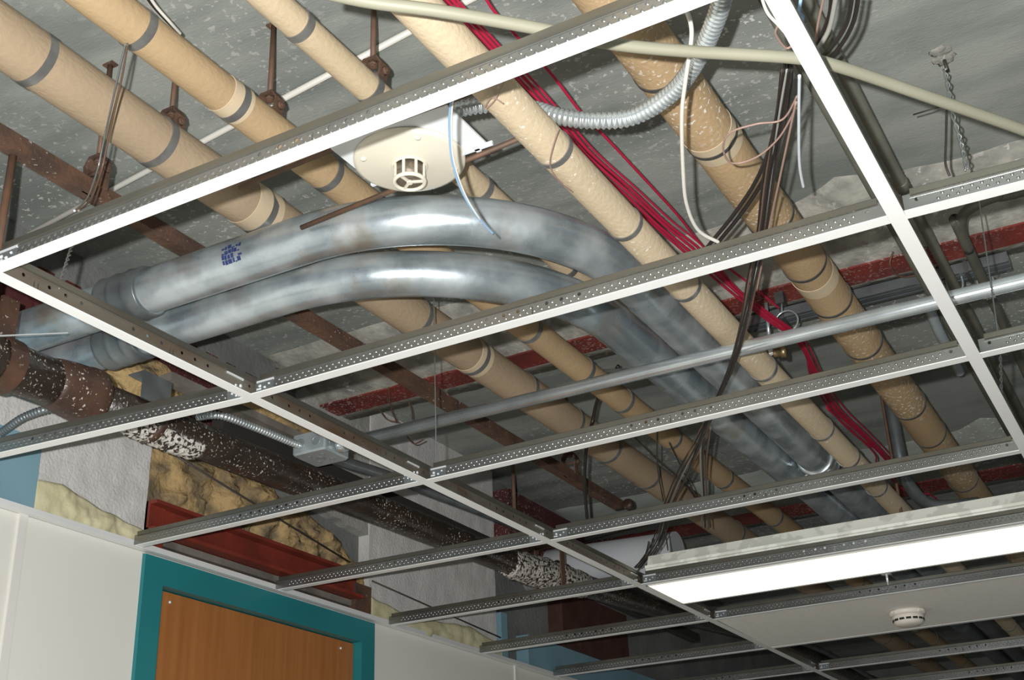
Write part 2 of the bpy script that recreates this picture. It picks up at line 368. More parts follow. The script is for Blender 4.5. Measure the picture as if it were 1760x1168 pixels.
# edge beam along the left wall with ribs
eb = MB(); eb.box((WX - 0.06, -1.0, 3.03), (WX - 0.045, 1.78, SB - 0.005)); eb.box((WX - 0.06, -1.0, 3.015), (WX + 0.0, 1.78, 3.03))
for i in range(30):
    y = -0.98 + i * 0.092; eb.box((WX - 0.045, y, 3.04), (WX - 0.033, y + 0.05, SB - 0.006))
one('edge_beam', eb, M_['reddark'], 'dark red ribbed steel edge beam along the top of the left wall', 'beam')
one('edge_beam', MB().box((WX - 0.06, 3.235, 3.06), (WX + 0.05, 3.95, 3.30)), M_['reddark'], 'flecked dark red steel beyond the pale masonry edge', 'beam')

# ------------------------------------------------------------------ insulated pipes with steel bands
def pipe(label, x, z, r, m, straps, sm, bw=0.018, tapes=(), y0=-0.9, y1=8.8, extra=True, elbow=None):
    t = thing('insulated_pipe', label, 'pipe', (x, y0, z), 'canvas wrapped pipes under the slab')
    n = 60; pts = [(x + 0.0015 * noise.noise(Vector((i * .3, x * 20, 0))), y0 + (y1 - y0) * i / n, z) for i in range(n + 1)]
    MB().tube(pts, [r * (1 + 0.012 * noise.noise(Vector((i * 1.7, x * 9, 4)))) for i in range(n + 1)], 40).build('jacket', m, t)
    ys = list(straps)
    if extra:
        y = max(ys) + 0.42
        while y < 8.0: ys.append(y); y += 0.42
    for k, y in enumerate(ys):
        tl = random.uniform(-0.004, 0.004)
        b = MB(); rr = r + 0.0012; bw2 = bw
        prof = [(rr, -bw2 / 2), (rr + 0.0010, -bw2 / 2), (rr + 0.0010, bw2 / 2), (rr, bw2 / 2)]
        b.lathe(prof, (x, y, z), 64, (tl * 8, 1, tl * 5), False); b.box((x - 0.010, y - bw2 * .6, z + rr), (x + 0.010, y + bw2 * .6, z + rr + 0.006))
        b.build('band', sm, t)
    for (ya, yb) in tapes:
        MB().lathe([(r * 1.002 + 0.0002, 0), (r + 0.0011, 0.0004), (r + 0.0011, yb - ya - 0.0004), (r + 0.0003, yb - ya)], (x, ya, z), 72, (0.02, 1, 0.01), False).build('tape_wrap', M_['tape'], t)
    return t
def ys(z, *uv): return [atz(u, v, z).y for u, v in uv]
P1s = ys(3.12, (62, 98), (267, 243), (440, 362), (712, 544), (812, 612), (905, 668), (978, 724), (1034, 770), (1108, 815), (1258, 915))
P2s = ys(3.12, (233, 51), (395, 177), (560, 298), (906, 565), (1000, 635), (1070, 687), (1160, 750), (1250, 819), (1340, 885))
P3s = ys(3.12, (506, 47), (640, 150))
P4s = ys(2.90, (948, 257), (1068, 386), (1175, 492), (1324, 629), (1432, 732), (1478, 780), (1531, 830))
P5s = ys(3.10, (1130, 115), (1222, 232), (1312, 372), (1378, 450), (1435, 510), (1485, 585), (1562, 692), (1600, 741), (1655, 820))
pipe('large beige canvas wrapped pipe, leftmost, crossing the top left corner', -0.136, 3.12, 0.0525, M_['canvas1'], P1s, M_['strap'], tapes=[(P1s[2] - .05, P1s[2] + .03), (P1s[4] - .03, P1s[4] + .03)])
pipe('tan canvas wrapped pipe second from the left, behind the curved conduits', 0.082, 3.12, 0.038, M_['canvas2'], P2s, M_['strap'], tapes=[(P2s[1] - .035, P2s[1] + .02)])
pipe('thinnest cream canvas pipe passing above the round white detector', 0.328, 3.12, 0.0285, M_['canvas3'], P3s, M_['strap'])
pipe('cream canvas pipe with a wire around it, right beside the curved conduits', 0.676, 2.90, 0.0335, M_['canvas4'], P4s, M_['strap'], bw=0.013)
pipe('thick tan canvas pipe spattered with white paint, rightmost in the ceiling', 0.842, 3.10, 0.0535, M_['canvas5'], P5s, M_['strapdark'], bw=0.010, tapes=[(P5s[1] - .03, P5s[1] + .035), (P5s[3] + .06, P5s[3] + .11)])

# ------------------------------------------------------------------ pipe hangers
def hanger(label, x, z, r, y, zoff=0.0):
    t = thing('pipe_hanger', label, 'hanger', (x, y, z), 'rusty rod hangers for the wrapped pipes')
    MB().tube([(x, y, z + r + 0.035), (x, y, S)], 0.0058, 10).build('rod', M_['rustplain'], t)
    MB().box((x - 0.014, y - 0.009, S - 0.004), (x + 0.014, y + 0.009, S)).build('anchor_plate', M_['rust'], t)
    st = MB(); pts = []
    for a in range(-60, 241, 12):
        an = math.radians(a); pts.append(Vector((x + (r + 0.004) * math.cos(an), y, z - 0.0 + (r + 0.004) * math.sin(an))))
    top = [Vector((x + 0.012, y, z + r + 0.05)), Vector((x + 0.028, y, z + r + 0.030))]; top2 = [Vector((x - 0.028, y, z + r + 0.030)), Vector((x - 0.012, y, z + r + 0.05))]
    path = [Vector((x - 0.014, y, z + r + 0.050)), Vector((x - 0.026, y, z + r + 0.030)), Vector((x - 0.022, y, z + r + 0.002)), Vector((x - 0.022, y, z + r - 0.03))]
    for sgn in (1, -1):
        q = [Vector((x + sgn * abs(p.x - x), p.y, p.z)) for p in path]
        rings = []
        for i, p in enumerate(q):
            rings.append([p + Vector((-0.002, -0.013, 0)), p + Vector((0.002, -0.013, 0)), p + Vector((0.002, 0.013, 0)), p + Vector((-0.002, 0.013, 0))])
        st.rings(rings, True, True, False)
    st.box((x - 0.014, y - 0.013, z + r + 0.047), (x + 0.014, y + 0.013, z + r + 0.051)); st.build('clevis_strap', M_['rust'], t)
    MB().tube([(x - 0.036, y, z + r + 0.014), (x + 0.036, y, z + r + 0.014)], 0.0045, 8).lathe([(0.009, 0), (0.009, 0.008)], (x + 0.026, y, z + r + 0.014), 6, (1, 0, 0)).build('cross_bolt', M_['rust'], t)
    MB().lathe([(0.010, 0), (0.010, 0.009)], (x, y, z + r + 0.036), 6).build('nut', M_['rust'], t)
    return t
hy = atz(310, 195, 3.2).y
hanger('rusty hanger on top of the large leftmost beige pipe', -0.136, 3.12, 0.045, hy)
hanger('rusty hanger with looped strap on the second tan pipe', 0.082, 3.12, 0.032, atz(472, 175, 3.18).y)
hanger('rusty hanger on the thin cream pipe near the top', 0.328, 3.12, 0.024, atz(650, 125, 3.16).y)

# rusty angle rail with its own hangers
ra = thing('angle_rail', 'long rusty steel angle rail left of the wrapped pipes, flecked with white paint', 'rail', (-0.30, -0.3, 3.065))
MB().extrude([(0, 0), (0.034, 0), (0.034, 0.004), (0.004, 0.004), (0.004, 0.034), (0, 0.034)], (-0.317, -0.9, 3.06), (-0.30, 3.05, 3.06)).build('rail', M_['rust'], ra)
MB().lathe([(0.0, -0.01), (0.018, -0.008), (0.022, 0.005), (0.016, 0.02), (0.0, 0.024)], (-0.28, 3.06, 3.075), 14, (0, 1, 0)).build('end_cap', M_['castrust'], ra)
hanger('rusty clevis hanger holding the long angle rail at upper left', -0.30, 3.09, 0.0, atz(165, 300, 3.1).y)
hanger('rusty clamp hanger on the angle rail below the conduit run', -0.29, 3.09, 0.0, atz(990, 800, 3.09).y)
p = atz(22, 268, 3.06)
one('drop_rod', MB().tube([(p.x, p.y, 3.10), (p.x, p.y, 2.70)], 0.008, 10), M_['rustplain'], 'thick rusty rod dropping from the angle rail at the left edge', 'rod')
p = atz(880, 765, S)
one('drop_rod', MB().tube([(p.x, p.y, S), (p.x, p.y, 3.10)], 0.008, 10), M_['rustplain'], 'rusty rod hanging in front of the dark red steel patch', 'rod')

# thin white conduit clipped under the slab, behind the pipes
a, b = atz(185, 330, S - 0.012), atz(690, 62, S - 0.012); dd = (b - a).normalized()
one('slab_conduit', MB().tube([a - dd * 0.9, b + dd * 0.25], 0.0075, 10), M_['whitec'], 'thin white painted conduit running above the wrapped pipes', 'conduit')

# ------------------------------------------------------------------ the two big curved conduits
def bend(x0, yl, R, xr, y1, z, y_end, drift=0.0):
    pts = [Vector((x0, yl, z)), Vector((xr - R - 0.4, yl, z))]
    for k in range(0, 25):
        a = -PI / 2 + PI / 2 * k / 24; pts.append(Vector((xr - R + R * math.cos(a), yl + R + R * math.sin(a), z)))
    pts.append(Vector((xr + drift, y_end, z))); return pts
def dense(pts, st=0.03):
    out = []
    for a, b in zip(pts, pts[1:]):
        n = max(1, int((b - a).length / st))
        out += [a + (b - a) * k / n for k in range(n)]
    return out + [pts[-1]]
def coupling(t, c, ax, r, L, n=3, m=None):
    prof = [(r, -L / 2), (r * 1.11, -L / 2 + .002)]
    for k in range(n):
        u0 = -L / 2 + L * (k + 0.08) / n; u1 = -L / 2 + L * (k + 0.92) / n
        prof += [(r * 1.15, u0), (r * 1.18, u0 + 0.004), (r * 1.15, u0 + 0.010), (r * 1.14, u1)]
    prof += [(r * 1.11, L / 2 - .002), (r, L / 2)]
    return MB().lathe(prof, c, 48, ax).build('coupling', m or M_['galvdull'], t)
def big_conduit(label, pts, r):
    t = thing('curved_conduit', label, 'conduit', pts[0], 'large galvanised conduits bending over the grid')
    MB().tube(dense(pts), r, 56).build('tube', M_['galv'], t); return t
ZA = 2.97
A = bend(-0.94, 0.70, 0.50, 0.540, 0, ZA, 2.72)
cA = big_conduit('upper large galvanised conduit with a blue ink stamp, curving to the far right', A, 0.051)
coupling(cA, (-0.45, 0.70, ZA), (1, 0, 0), 0.051, 0.125, 3)
coupling(cA, (0.540, 2.70, ZA), (0, 1, 0), 0.051, 0.11, 3, M_['emt'])
MB().tube([(0.54, 2.74, ZA), (0.545, 8.0, ZA)], 0.046, 40).build('far_tube', M_['galvdull'], cA)
B_ = bend(-0.94, 0.862, 0.56, 0.408, 0, ZA, 2.80, 0.022)
cB = big_conduit('lower large galvanised conduit, nested inside the curve of the stamped one', B_, 0.051)
coupling(cB, (-0.62, 0.862, ZA), (1, 0, 0), 0.051, 0.125, 3)
coupling(cB, (0.43, 2.80, ZA), (0, 1, 0), 0.051, 0.10, 2, M_['emt'])
MB().tube([(0.43, 2.84, ZA), (0.435, 8.0, ZA)], 0.046, 40).build('far_tube', M_['galvdull'], cB)
# blue ink stamp: rows of small illegible printed blocks that follow the round wall of the conduit
st = MB(); random.seed(3)
def on_cyl(x, a, r=0.0514): return Vector((x, 0.70 - r * math.sin(a), ZA - r * math.cos(a)))
for row in range(4):
    a0 = 0.95 + row * 0.21; x = -0.142
    while x < -0.094:
        wd = random.uniform(0.004, 0.010)
        if random.random() < 0.85:
            h = random.choice((0.06, 0.09, 0.17, 0.19)); o = random.uniform(0, .04)
            st.add([on_cyl(x, a0 + o), on_cyl(x + wd, a0 + o), on_cyl(x + wd, a0 + o + h), on_cyl(x, a0 + o + h)], [(0, 1, 2, 3)])
        x += wd + random.uniform(0.0005, 0.002)
st.build('ink_stamp', M_['ink'], cA)

# straight bright conduit and its junction box
em = thing('steel_conduit', 'straight bright steel conduit crossing the bay from junction box to right edge', 'conduit', (-0.36, 1.40, 2.82))
MB().tube([(-0.37, 1.402, 2.82), (2.6, 1.415, 2.82)], 0.0165, 28).build('tube', M_['emt'], em)
MB().lathe([(0.019, 0), (0.022, 0.004), (0.022, 0.022), (0.019, 0.026)], (-0.385, 1.402, 2.82), 20, (1, 0, 0)).build('connector', M_['emt'], em)

jb = thing('junction_box', 'square galvanised steel junction box above the grid, left of centre', 'box', (-0.44, 1.40, 2.80))
hs = 0.054
def rbox(a, b, r=0.008, seg=4):
    mb = MB(); x0, y0, z0 = a; x1, y1, z1 = b; ring = []
    for cx, cy, s0 in ((x1 - r, y1 - r, 0), (x0 + r, y1 - r, 1), (x0 + r, y0 + r, 2), (x1 - r, y0 + r, 3)):
        for k in range(seg + 1):
            an = PI / 2 * (s0 + k / seg); ring.append((cx + r * math.cos(an), cy + r * math.sin(an)))
    def rg(z, ins): return [Vector((x0 + (x1 - x0) / 2 + (p[0] - (x0 + x1) / 2) * ins, (y0 + y1) / 2 + (p[1] - (y0 + y1) / 2) * ins, z)) for p in ring]
    mb.rings([rg(z0, 0.93), rg(z0 + 0.001, 0.95), rg(z0 + 0.005, 1.0), rg(z1, 1.0)], True, True, False); return mb
rbox((-0.44 - hs, 1.40 - hs, 2.795), (-0.44 + hs, 1.40 + hs, 2.85)).build('box_body', M_['galvbox'], jb)
ko = mat('knockout_metal', (0.30, 0.34, 0.35), 0.4, 0.5)
for c, ax in (((-0.465, 1.40 - hs - 0.0003, 2.823), (0, -1, 0)), ((-0.415, 1.40 - hs - 0.0003, 2.823), (0, -1, 0)), ((-0.44 + hs + .0003, 1.375, 2.823), (1, 0, 0)), ((-0.44, 1.40, 2.7945), (0, 0, -1))):
    MB().lathe([(0.013, 0), (0.0135, 0.0012), (0.0115, 0.0012), (0.0112, 0.0003)], c, 24, ax).build('knockout', ko, jb)
for k in range(4):
    an = PI / 4 + k * PI / 2
    MB().lathe([(0.0075, 0), (0.0078, 0.001), (0.006, 0.001), (0.0058, 0.0002)], (-0.44 + 0.03 * math.cos(an), 1.40 + 0.03 * math.sin(an), 2.7945), 16, (0, 0, -1)).build('knockout', ko, jb)
MB().lathe([(0.012, 0), (0.013, 0.002), (0.013, 0.006), (0.010, 0.006)], (-0.44 + hs, 1.425, 2.823), 20, (1, 0, 0)).build('bushing', M_['rustplain'], jb)
dc = [(-0.47, 1.45, 2.825), (-0.49, 1.62, 2.85), (-0.5, 1.90, 2.877), (-0.5, 2.81, 2.92), (-0.5, 4.3, 2.93), (-0.5, 6.2, 3.07), (-0.5, 8, 3.07)]
one('dark_conduit', MB().tube(smooth(dc), 0.0155, 18), M_['galvdull'], 'dark steel conduit leaving the junction box toward the far end', 'conduit')
one('steel_bar', MB().box((-0.66, 1.22, 2.862), (-0.62, 4.6, 2.90)), M_['dark'], 'black steel bar between the soil pipe and the junction box', 'bar')

def corr(pts, r, pitch=0.0085, amp=0.15, seg=14):
    ps = resample(smooth(pts, 24), pitch / 4); rr = [r * (1 + amp * (1, 0.2, -1, 0.2)[i % 4]) for i in range(len(ps))]
    return MB().tube(ps, rr, seg)
one('flexible_conduit', corr([atz(340, 716, 2.84), atz(380, 714, 2.835), atz(440, 735, 2.83), Vector((-0.475, 1.33, 2.822)), Vector((-0.468, 1.352, 2.822))], 0.0095, 0.0085), M_['emt'], 'spiral metal conduit curling into the left side of the junction box', 'conduit')
one('flexible_conduit', corr(px((-40, 770, 2.78), (0, 745, 2.78), (45, 715, 2.80), (105, 700, 2.82), (200, 705, 2.9)), 0.0095, 0.0085), M_['galvdull'], 'spiral metal conduit at the left edge below the black soil pipe', 'conduit')
one('flexible_conduit', corr(px((760, 200, 2.99), (800, 185, 2.99), (870, 178, 3.0), (920, 188, 2.97), (960, 200, 2.94), (1020, 207, 2.92), (1090, 200, 2.92), (1160, 155, 2.92), (1205, 90, 2.92), (1235, 20, 2.92), (1245, -30, 2.92)), 0.0145, 0.0095, 0.12, 18),
    M_['emt'], 'thick spiral metal conduit sagging in a curve at top right of the detector', 'conduit')
one('flexible_conduit', corr(px((1594, 522, 3.2), (1600, 536, 3.2), (1612, 565, 3.2), (1630, 600, 3.2), (1650, 640, 3.2)), 0.0135, 0.012, 0.16, 18), M_['galvbox'], 'short grey spiral conduit behind the right main runner', 'conduit')

# ------------------------------------------------------------------ right hand painted conduits, strut channel and clamps
sc = thing('strut_channel', 'grey slotted steel strut channel fixed below the red beam at right', 'channel', (0.9, 2.19, SB))
mb = MB()
for dy in (0, 0.030):
    mb.extrude([(-0.014, 0), (-0.005, 0), (-0.005, 0.004), (-0.011, 0.004), (-0.011, 0.026), (0.011, 0.026), (0.011, 0.004), (0.005, 0.004), (0.005, 0), (0.014, 0), (0.014, 0.030), (-0.014, 0.030)], (0.50, 2.185 + dy, SB - 0.040), (1.255, 2.185 + dy, SB - 0.040))
mb.build('channel', M_['galvdull'], sc)
MB().box((1.14, 2.165, SB - 0.046), (1.15, 2.235, SB - 0.01)).build('bracket', M_['strapdark'], sc)
MB().box((0.62, 2.165, SB - 0.046), (0.63, 2.235, SB - 0.01)).build('bracket', M_['strapdark'], sc)
cg = 'grey painted conduits on the right'
c1 = thing('painted_conduit', 'grey painted straight conduit beside the right main runner', 'conduit', (1.104, -0.5, 3.205), cg)
MB().tube([(1.104, -0.9, 3.215), (1.106, 8, 3.215)], 0.0135, 20).build('tube', M_['greyc'], c1)
MB().lathe([(0.0135, 0), (0.017, 0.002), (0.017, 0.04), (0.0135, 0.042)], (1.104, 1.56, 3.215), 20, (0, 1, 0)).build('coupling', M_['greyc'], c1)
one('painted_conduit', MB().tube([(1.03, -0.9, 3.235), (1.03, 8, 3.235)], 0.010, 16), M_['greyc'], 'thinner grey conduit half hidden on the left side of the right main runner', 'conduit', cg)
c2 = thing('painted_conduit', 'grey conduit with a swept elbow at the right edge', 'conduit', (1.18, 1.8, 3.2), cg)
MB().tube(smooth([(2.4, 1.70, 3.19), (1.42, 1.72, 3.19), (1.29, 1.71, 3.19), (1.215, 1.745, 3.19), (1.188, 1.83, 3.19), (1.184, 1.95, 3.19), (1.184, 2.3, 3.19), (1.184, 8, 3.19)]), 0.0135, 20).build('tube', M_['greyc'], c2)
def clamp(label, x, y, z):
    t = thing('conduit_clamp', label, 'clamp', (x, y, z), 'steel conduit clamps on the strut channel')
    for s in (-1, 1):
        MB().tube(smooth([(x + s * 0.020, y, z + 0.03), (x + s * 0.021, y, z + 0.012), (x + s * 0.017, y, z - 0.006), (x + s * 0.006, y, z - 0.018), (x + s * 0.003, y, z - 0.034)], 5), 0.0032, 8).build('jaw', M_['emt'], t)
    MB().tube([(x - 0.014, y, z - 0.028), (x + 0.016, y, z - 0.028)], 0.003, 8).lathe([(0.006, 0), (0.006, 0.006)], (x + 0.012, y, z - 0.028), 6, (1, 0, 0)).build('bolt', M_['clip'], t)
clamp('small two-jaw conduit clamp on the straight grey conduit', 1.106, 2.20, 3.215)
clamp('small two-jaw conduit clamp below the swept elbow', 1.184, 2.20, 3.19)
# open bridle ring and beam clamp on the strut
br = thing('bridle_ring', 'open wire ring hanging from the strut beside the red cables', 'ring', px((1352, 548, 3.18))[0])
c = px((1352, 552, 3.15))[0]; ring = [c + Vector((0.032 * math.cos(a), 0.0, 0.032 * math.sin(a))) for a in [math.radians(k) for k in range(-150, 151, 15)]]
MB().tube(ring, 0.003, 8).build('ring', M_['emt'], br)
MB().tube([c + Vector((-0.01, 0, 0.03)), c + Vector((-0.015, 0.04, 0.09))], 0.003, 8).build('stem', M_['emt'], br)
MB().tube([c + Vector((-0.05, 0, 0.07)), c + Vector((-0.055, 0, -0.04))], 0.0055, 8).build('leg', M_['emt'], br)
MB().box(tuple(c + Vector((-0.03, 0.02, 0.07))), tuple(c + Vector((-0.005, 0.05, 0.105)))).build('clip', M_['strapdark'], br)
p = px((1342, 605, 2.98))[0]
bn = thing('conduit_fitting', 'small brass coloured fitting under the straight steel conduit', 'fitting', p)
MB().lathe([(0.010, -0.02), (0.012, -0.018), (0.012, 0.0), (0.016, 0.0), (0.016, 0.012), (0.011, 0.013)], p, 6, (1, .3, 0)).build('nut', M_['brass'], bn)
MB().box(tuple(p + Vector((-0.03, -0.006, 0.0))), tuple(p + Vector((-0.012, 0.006, 0.02)))).build('tab', M_['whitec'], bn)

# ------------------------------------------------------------------ cast iron soil pipe near the wall
ci = thing('soil_pipe', 'black and rusty cast iron soil pipe along the left wall, splashed with white', 'pipe', (-0.56, 0.3, 2.75))
X = -0.56
MB().tube([(X, 0.15, 2.745), (X, 0.52, 2.752), (X, 0.70, 2.758)], [0.052, 0.052, 0.052], 40).build('near_pipe', M_['castiron'], ci)
MB().lathe([(0.051, -0.03), (0.056, -0.01), (0.060, 0.02), (0.063, 0.06), (0.066, 0.075), (0.066, 0.095), (0.062, 0.102), (0.046, 0.106)], (X, 0.625, 2.757), 40, (0, 1, 0.02)).build('hub', M_['castrust'], ci)
pts = [(X, 0.70, 2.76), (X, 1.2, 2.77), (X, 1.9, 2.79), (X, 2.74, 2.81), (X, 3.9, 2.89), (X, 5.2, 3.0), (X, 8.0, 3.1)]
MB().tube(dense([Vector(q) for q in pts], 0.2), 0.043, 36).build('far_pipe', M_['castiron'], ci)
MB().lathe([(0.045, 0), (0.052, 0.004), (0.054, 0.02), (0.050, 0.024), (0.045, 0.028)], (X, 0.89, 2.764), 36, (0, 1, 0.02)).build('collar', M_['castrust'], ci)
rs = MB(); rng = []
for k in range(20): pass
mas = MB(); n = 26; rings = []
for i in range(n + 1):
    y = 2.62 + 0.62 * i / n; e = max(0.0, math.sin(PI * i / n)) ** .4; zc = 2.80 + (y - 2.6) * .068
    rings.append([Vector((X + (0.044 + e * (0.010 + 0.014 * noise.noise(Vector((y * 40, j * 1.1, 2))))) * math.cos(2 * PI * j / 28), y, zc + (0.044 + e * (0.010 + 0.014 * noise.noise(Vector((y * 40, j * 1.1, 2))))) * math.sin(2 * PI * j / 28))) for j in range(28)])
mas.rings(rings, True, True, True).build('mastic_crust', M_['mastic'], ci)
wmas = MB(); rings = []
for i in range(n + 1):
    y = 0.80 + 0.26 * i / n; e = max(0.0, math.sin(PI * i / n)) ** .5; zc = 2.764
    rings.append([Vector((X + (0.040 + e * (0.004 + 0.010 * noise.noise(Vector((y * 50, j * 1.3, 7))))) * math.cos(a), y, zc - 0.008 + (0.040 + e * (0.004 + 0.010 * noise.noise(Vector((y * 50, j * 1.3, 7))))) * math.sin(a))) for j, a in enumerate([math.radians(190 + 8 * q) for q in range(20)])])
wmas.rings(rings, True, True, True).build('mastic_crust', M_['mastic'], ci)
sh = thing('strap_hanger', 'wide rusty strap hanger holding the soil pipe at the left edge', 'hanger', (X, 0.22, 2.80))
yy = atx(10, 570, -0.56).y; rings = []
for k in range(0, 25):
    a = math.radians(-20 - 320 * k / 24 + 0) + PI / 2; rr = 0.056
    rings.append([Vector((X + rr * math.cos(a), yy - 0.022, 2.75 + rr * math.sin(a))), Vector((X + (rr + .003) * math.cos(a), yy - 0.022, 2.75 + (rr + .003) * math.sin(a))), Vector((X + (rr + .003) * math.cos(a), yy + 0.022, 2.75 + (rr + .003) * math.sin(a))), Vector((X + rr * math.cos(a), yy + 0.022, 2.75 + rr * math.sin(a)))])
MB().rings(rings, True, True, False).build('strap', M_['castrust'], sh)
MB().box((X - 0.004, yy - 0.022, 2.80), (X + 0.004, yy + 0.022, 2.90)).build('upright', M_['castrust'], sh)
sh2 = thing('strap_hanger', 'rusty hanger strap over the white-crusted length of soil pipe', 'hanger', (X, 2.95, 2.87))
MB().box((X + 0.050, 2.93, 2.77), (X + 0.055, 2.96, 2.93)).box((X - 0.055, 2.93, 2.77), (X - 0.050, 2.96, 2.93)).box((X - .055, 2.93, 2.93), (X + .055, 2.96, 2.935)).build('strap', M_['rustplain'], sh2)
MB().tube([(X + 0.05, 2.945, 2.93), (X - 0.12, 2.945, 2.935)], 0.006, 8).build('side_arm', M_['rustplain'], sh2)
# grey sheet bracket, dark bars behind the pipe
p = atx(270, 672, -0.51)
one('sheet_bracket', MB().box((-0.515, p.y - 0.045, p.z - 0.03), (-0.510, p.y + 0.045, p.z + 0.035)).box((-0.56, p.y - 0.045, p.z + 0.035), (-0.510, p.y + 0.045, p.z + 0.038)), M_['galvdull'], 'small grey sheet metal bracket above the soil pipe', 'bracket')
one('support_bar', MB().extrude([(-0.02, 0), (0.02, 0), (0.02, 0.022), (-0.02, 0.022)], atx(285, 655, -0.66), atx(560, 782, -0.66)), M_['dusty'], 'dusty grey bar running behind the black soil pipe toward the junction box', 'bar')
# diagonal steel wires across the wall opening
one('brace_wire', MB().tube([atx(20, 585, -0.62), atx(235, 735, -0.62)], 0.004, 8), M_['wire'], 'grey wire slanting over the near soil pipe', 'wire')
one('brace_wire', MB().tube([atx(265, 760, -0.80), atx(600, 965, -0.86)], 0.003, 8), M_['wiredark'], 'thin dark wire slanting in front of the yellow insulation', 'wire')
one('brace_wire', MB().tube([atx(640, 998, -0.88), atx(860, 1095, -0.90)], 0.003, 8), M_['wiredark'], 'thin dark wire slanting along the pale masonry', 'wire')
one('cable_tie', MB().extrude([(-0.0035, 0), (0.0035, 0), (0.0035, .0015), (-0.0035, .0015)], atx(-5, 578, -0.50), atx(116, 573, -0.46)), M_['tie'], 'white cable tie tail sticking out at the left edge', 'cable tie')

# insulation batts and spray foam
ragged('x', 0, 1.30, 2.36, lin((1.3, 2.745), (2.3, 2.70)), lin((1.3, 2.925), (1.6, 2.96), (1.9, 2.93), (2.2, 2.86), (2.36, 2.75)), WX - 0.055, 0.012, 0.035, 70, bulge=0.075, nz=26, seed=11).build('x', M_['insul'])
o = bpy.data.objects['x']; o.name = 'insulation_batt'; o.data.name = 'insulation_batt'; tag(o, 'torn yellow glass wool insulation stuffed above the door frame', 'insulation')
def blob(name, c, s, m, lab, cat, seed=0, am=0.35):
    mb = MB(); n = 28; k = 18; rings = []
    for i in range(1, k):
        th = PI * i / k; ring = []
        for j in range(n):
            ph = 2 * PI * j / n; dv = Vector((math.sin(th) * math.cos(ph), math.sin(th) * math.sin(ph), math.cos(th)))
            rr = 1 + am * noise.fractal(dv * 2.2 + Vector((seed, 0, 0)), 1, 2, 4); ring.append(Vector(c) + Vector((dv.x * s[0] * rr, dv.y * s[1] * rr, dv.z * s[2] * rr)))
        rings.append(ring)
    mb.rings(rings, True, True, True); return one(name, mb, m, lab, cat)
q = atx(245, 655, -0.86); blob('insulation_batt', q, (0.06, 0.14, 0.055), M_['insul'], 'clump of brown insulation below the big conduits at left', 'insulation', 2)
q = atx(490, 715, -0.88); blob('insulation_batt', q, (0.05, 0.28, 0.05), M_['insul'], 'strip of brown insulation behind the flexible conduit', 'insulation', 5)
def foam(lab, y0, y1, lo, hi, seed):
    o = ragged('x', 0, y0, y1, lo, hi, WX - 0.06, 0.05, 0.006, 50, bulge=0.022, nz=12, seed=seed).build('spray_foam', M_['foam']); tag(o, lab, 'foam', 'yellow spray foam along the wall head')
foam('pale yellow spray foam on the wall head left of the door frame', 0.92, 1.30, lin((.9, 2.602), (1.3, 2.602)), lin((.92, 2.70), (1.0, 2.71), (1.15, 2.675), (1.3, 2.66)), 21)
foam('pale yellow spray foam on the wall head right of the door frame', 2.345, 3.27, lin((2.3, 2.602), (3.3, 2.602)), lin((2.34, 2.69), (2.6, 2.66), (3.0, 2.70), (3.27, 2.66)), 22)

# white pipe far left
one('white_pipe', MB().tube([aty(866, 990, 3.60), aty(1165, 950, 3.60)], 0.088, 40), M_['whitepipe'], 'thick white jacketed pipe end beyond the black soil pipe', 'pipe')

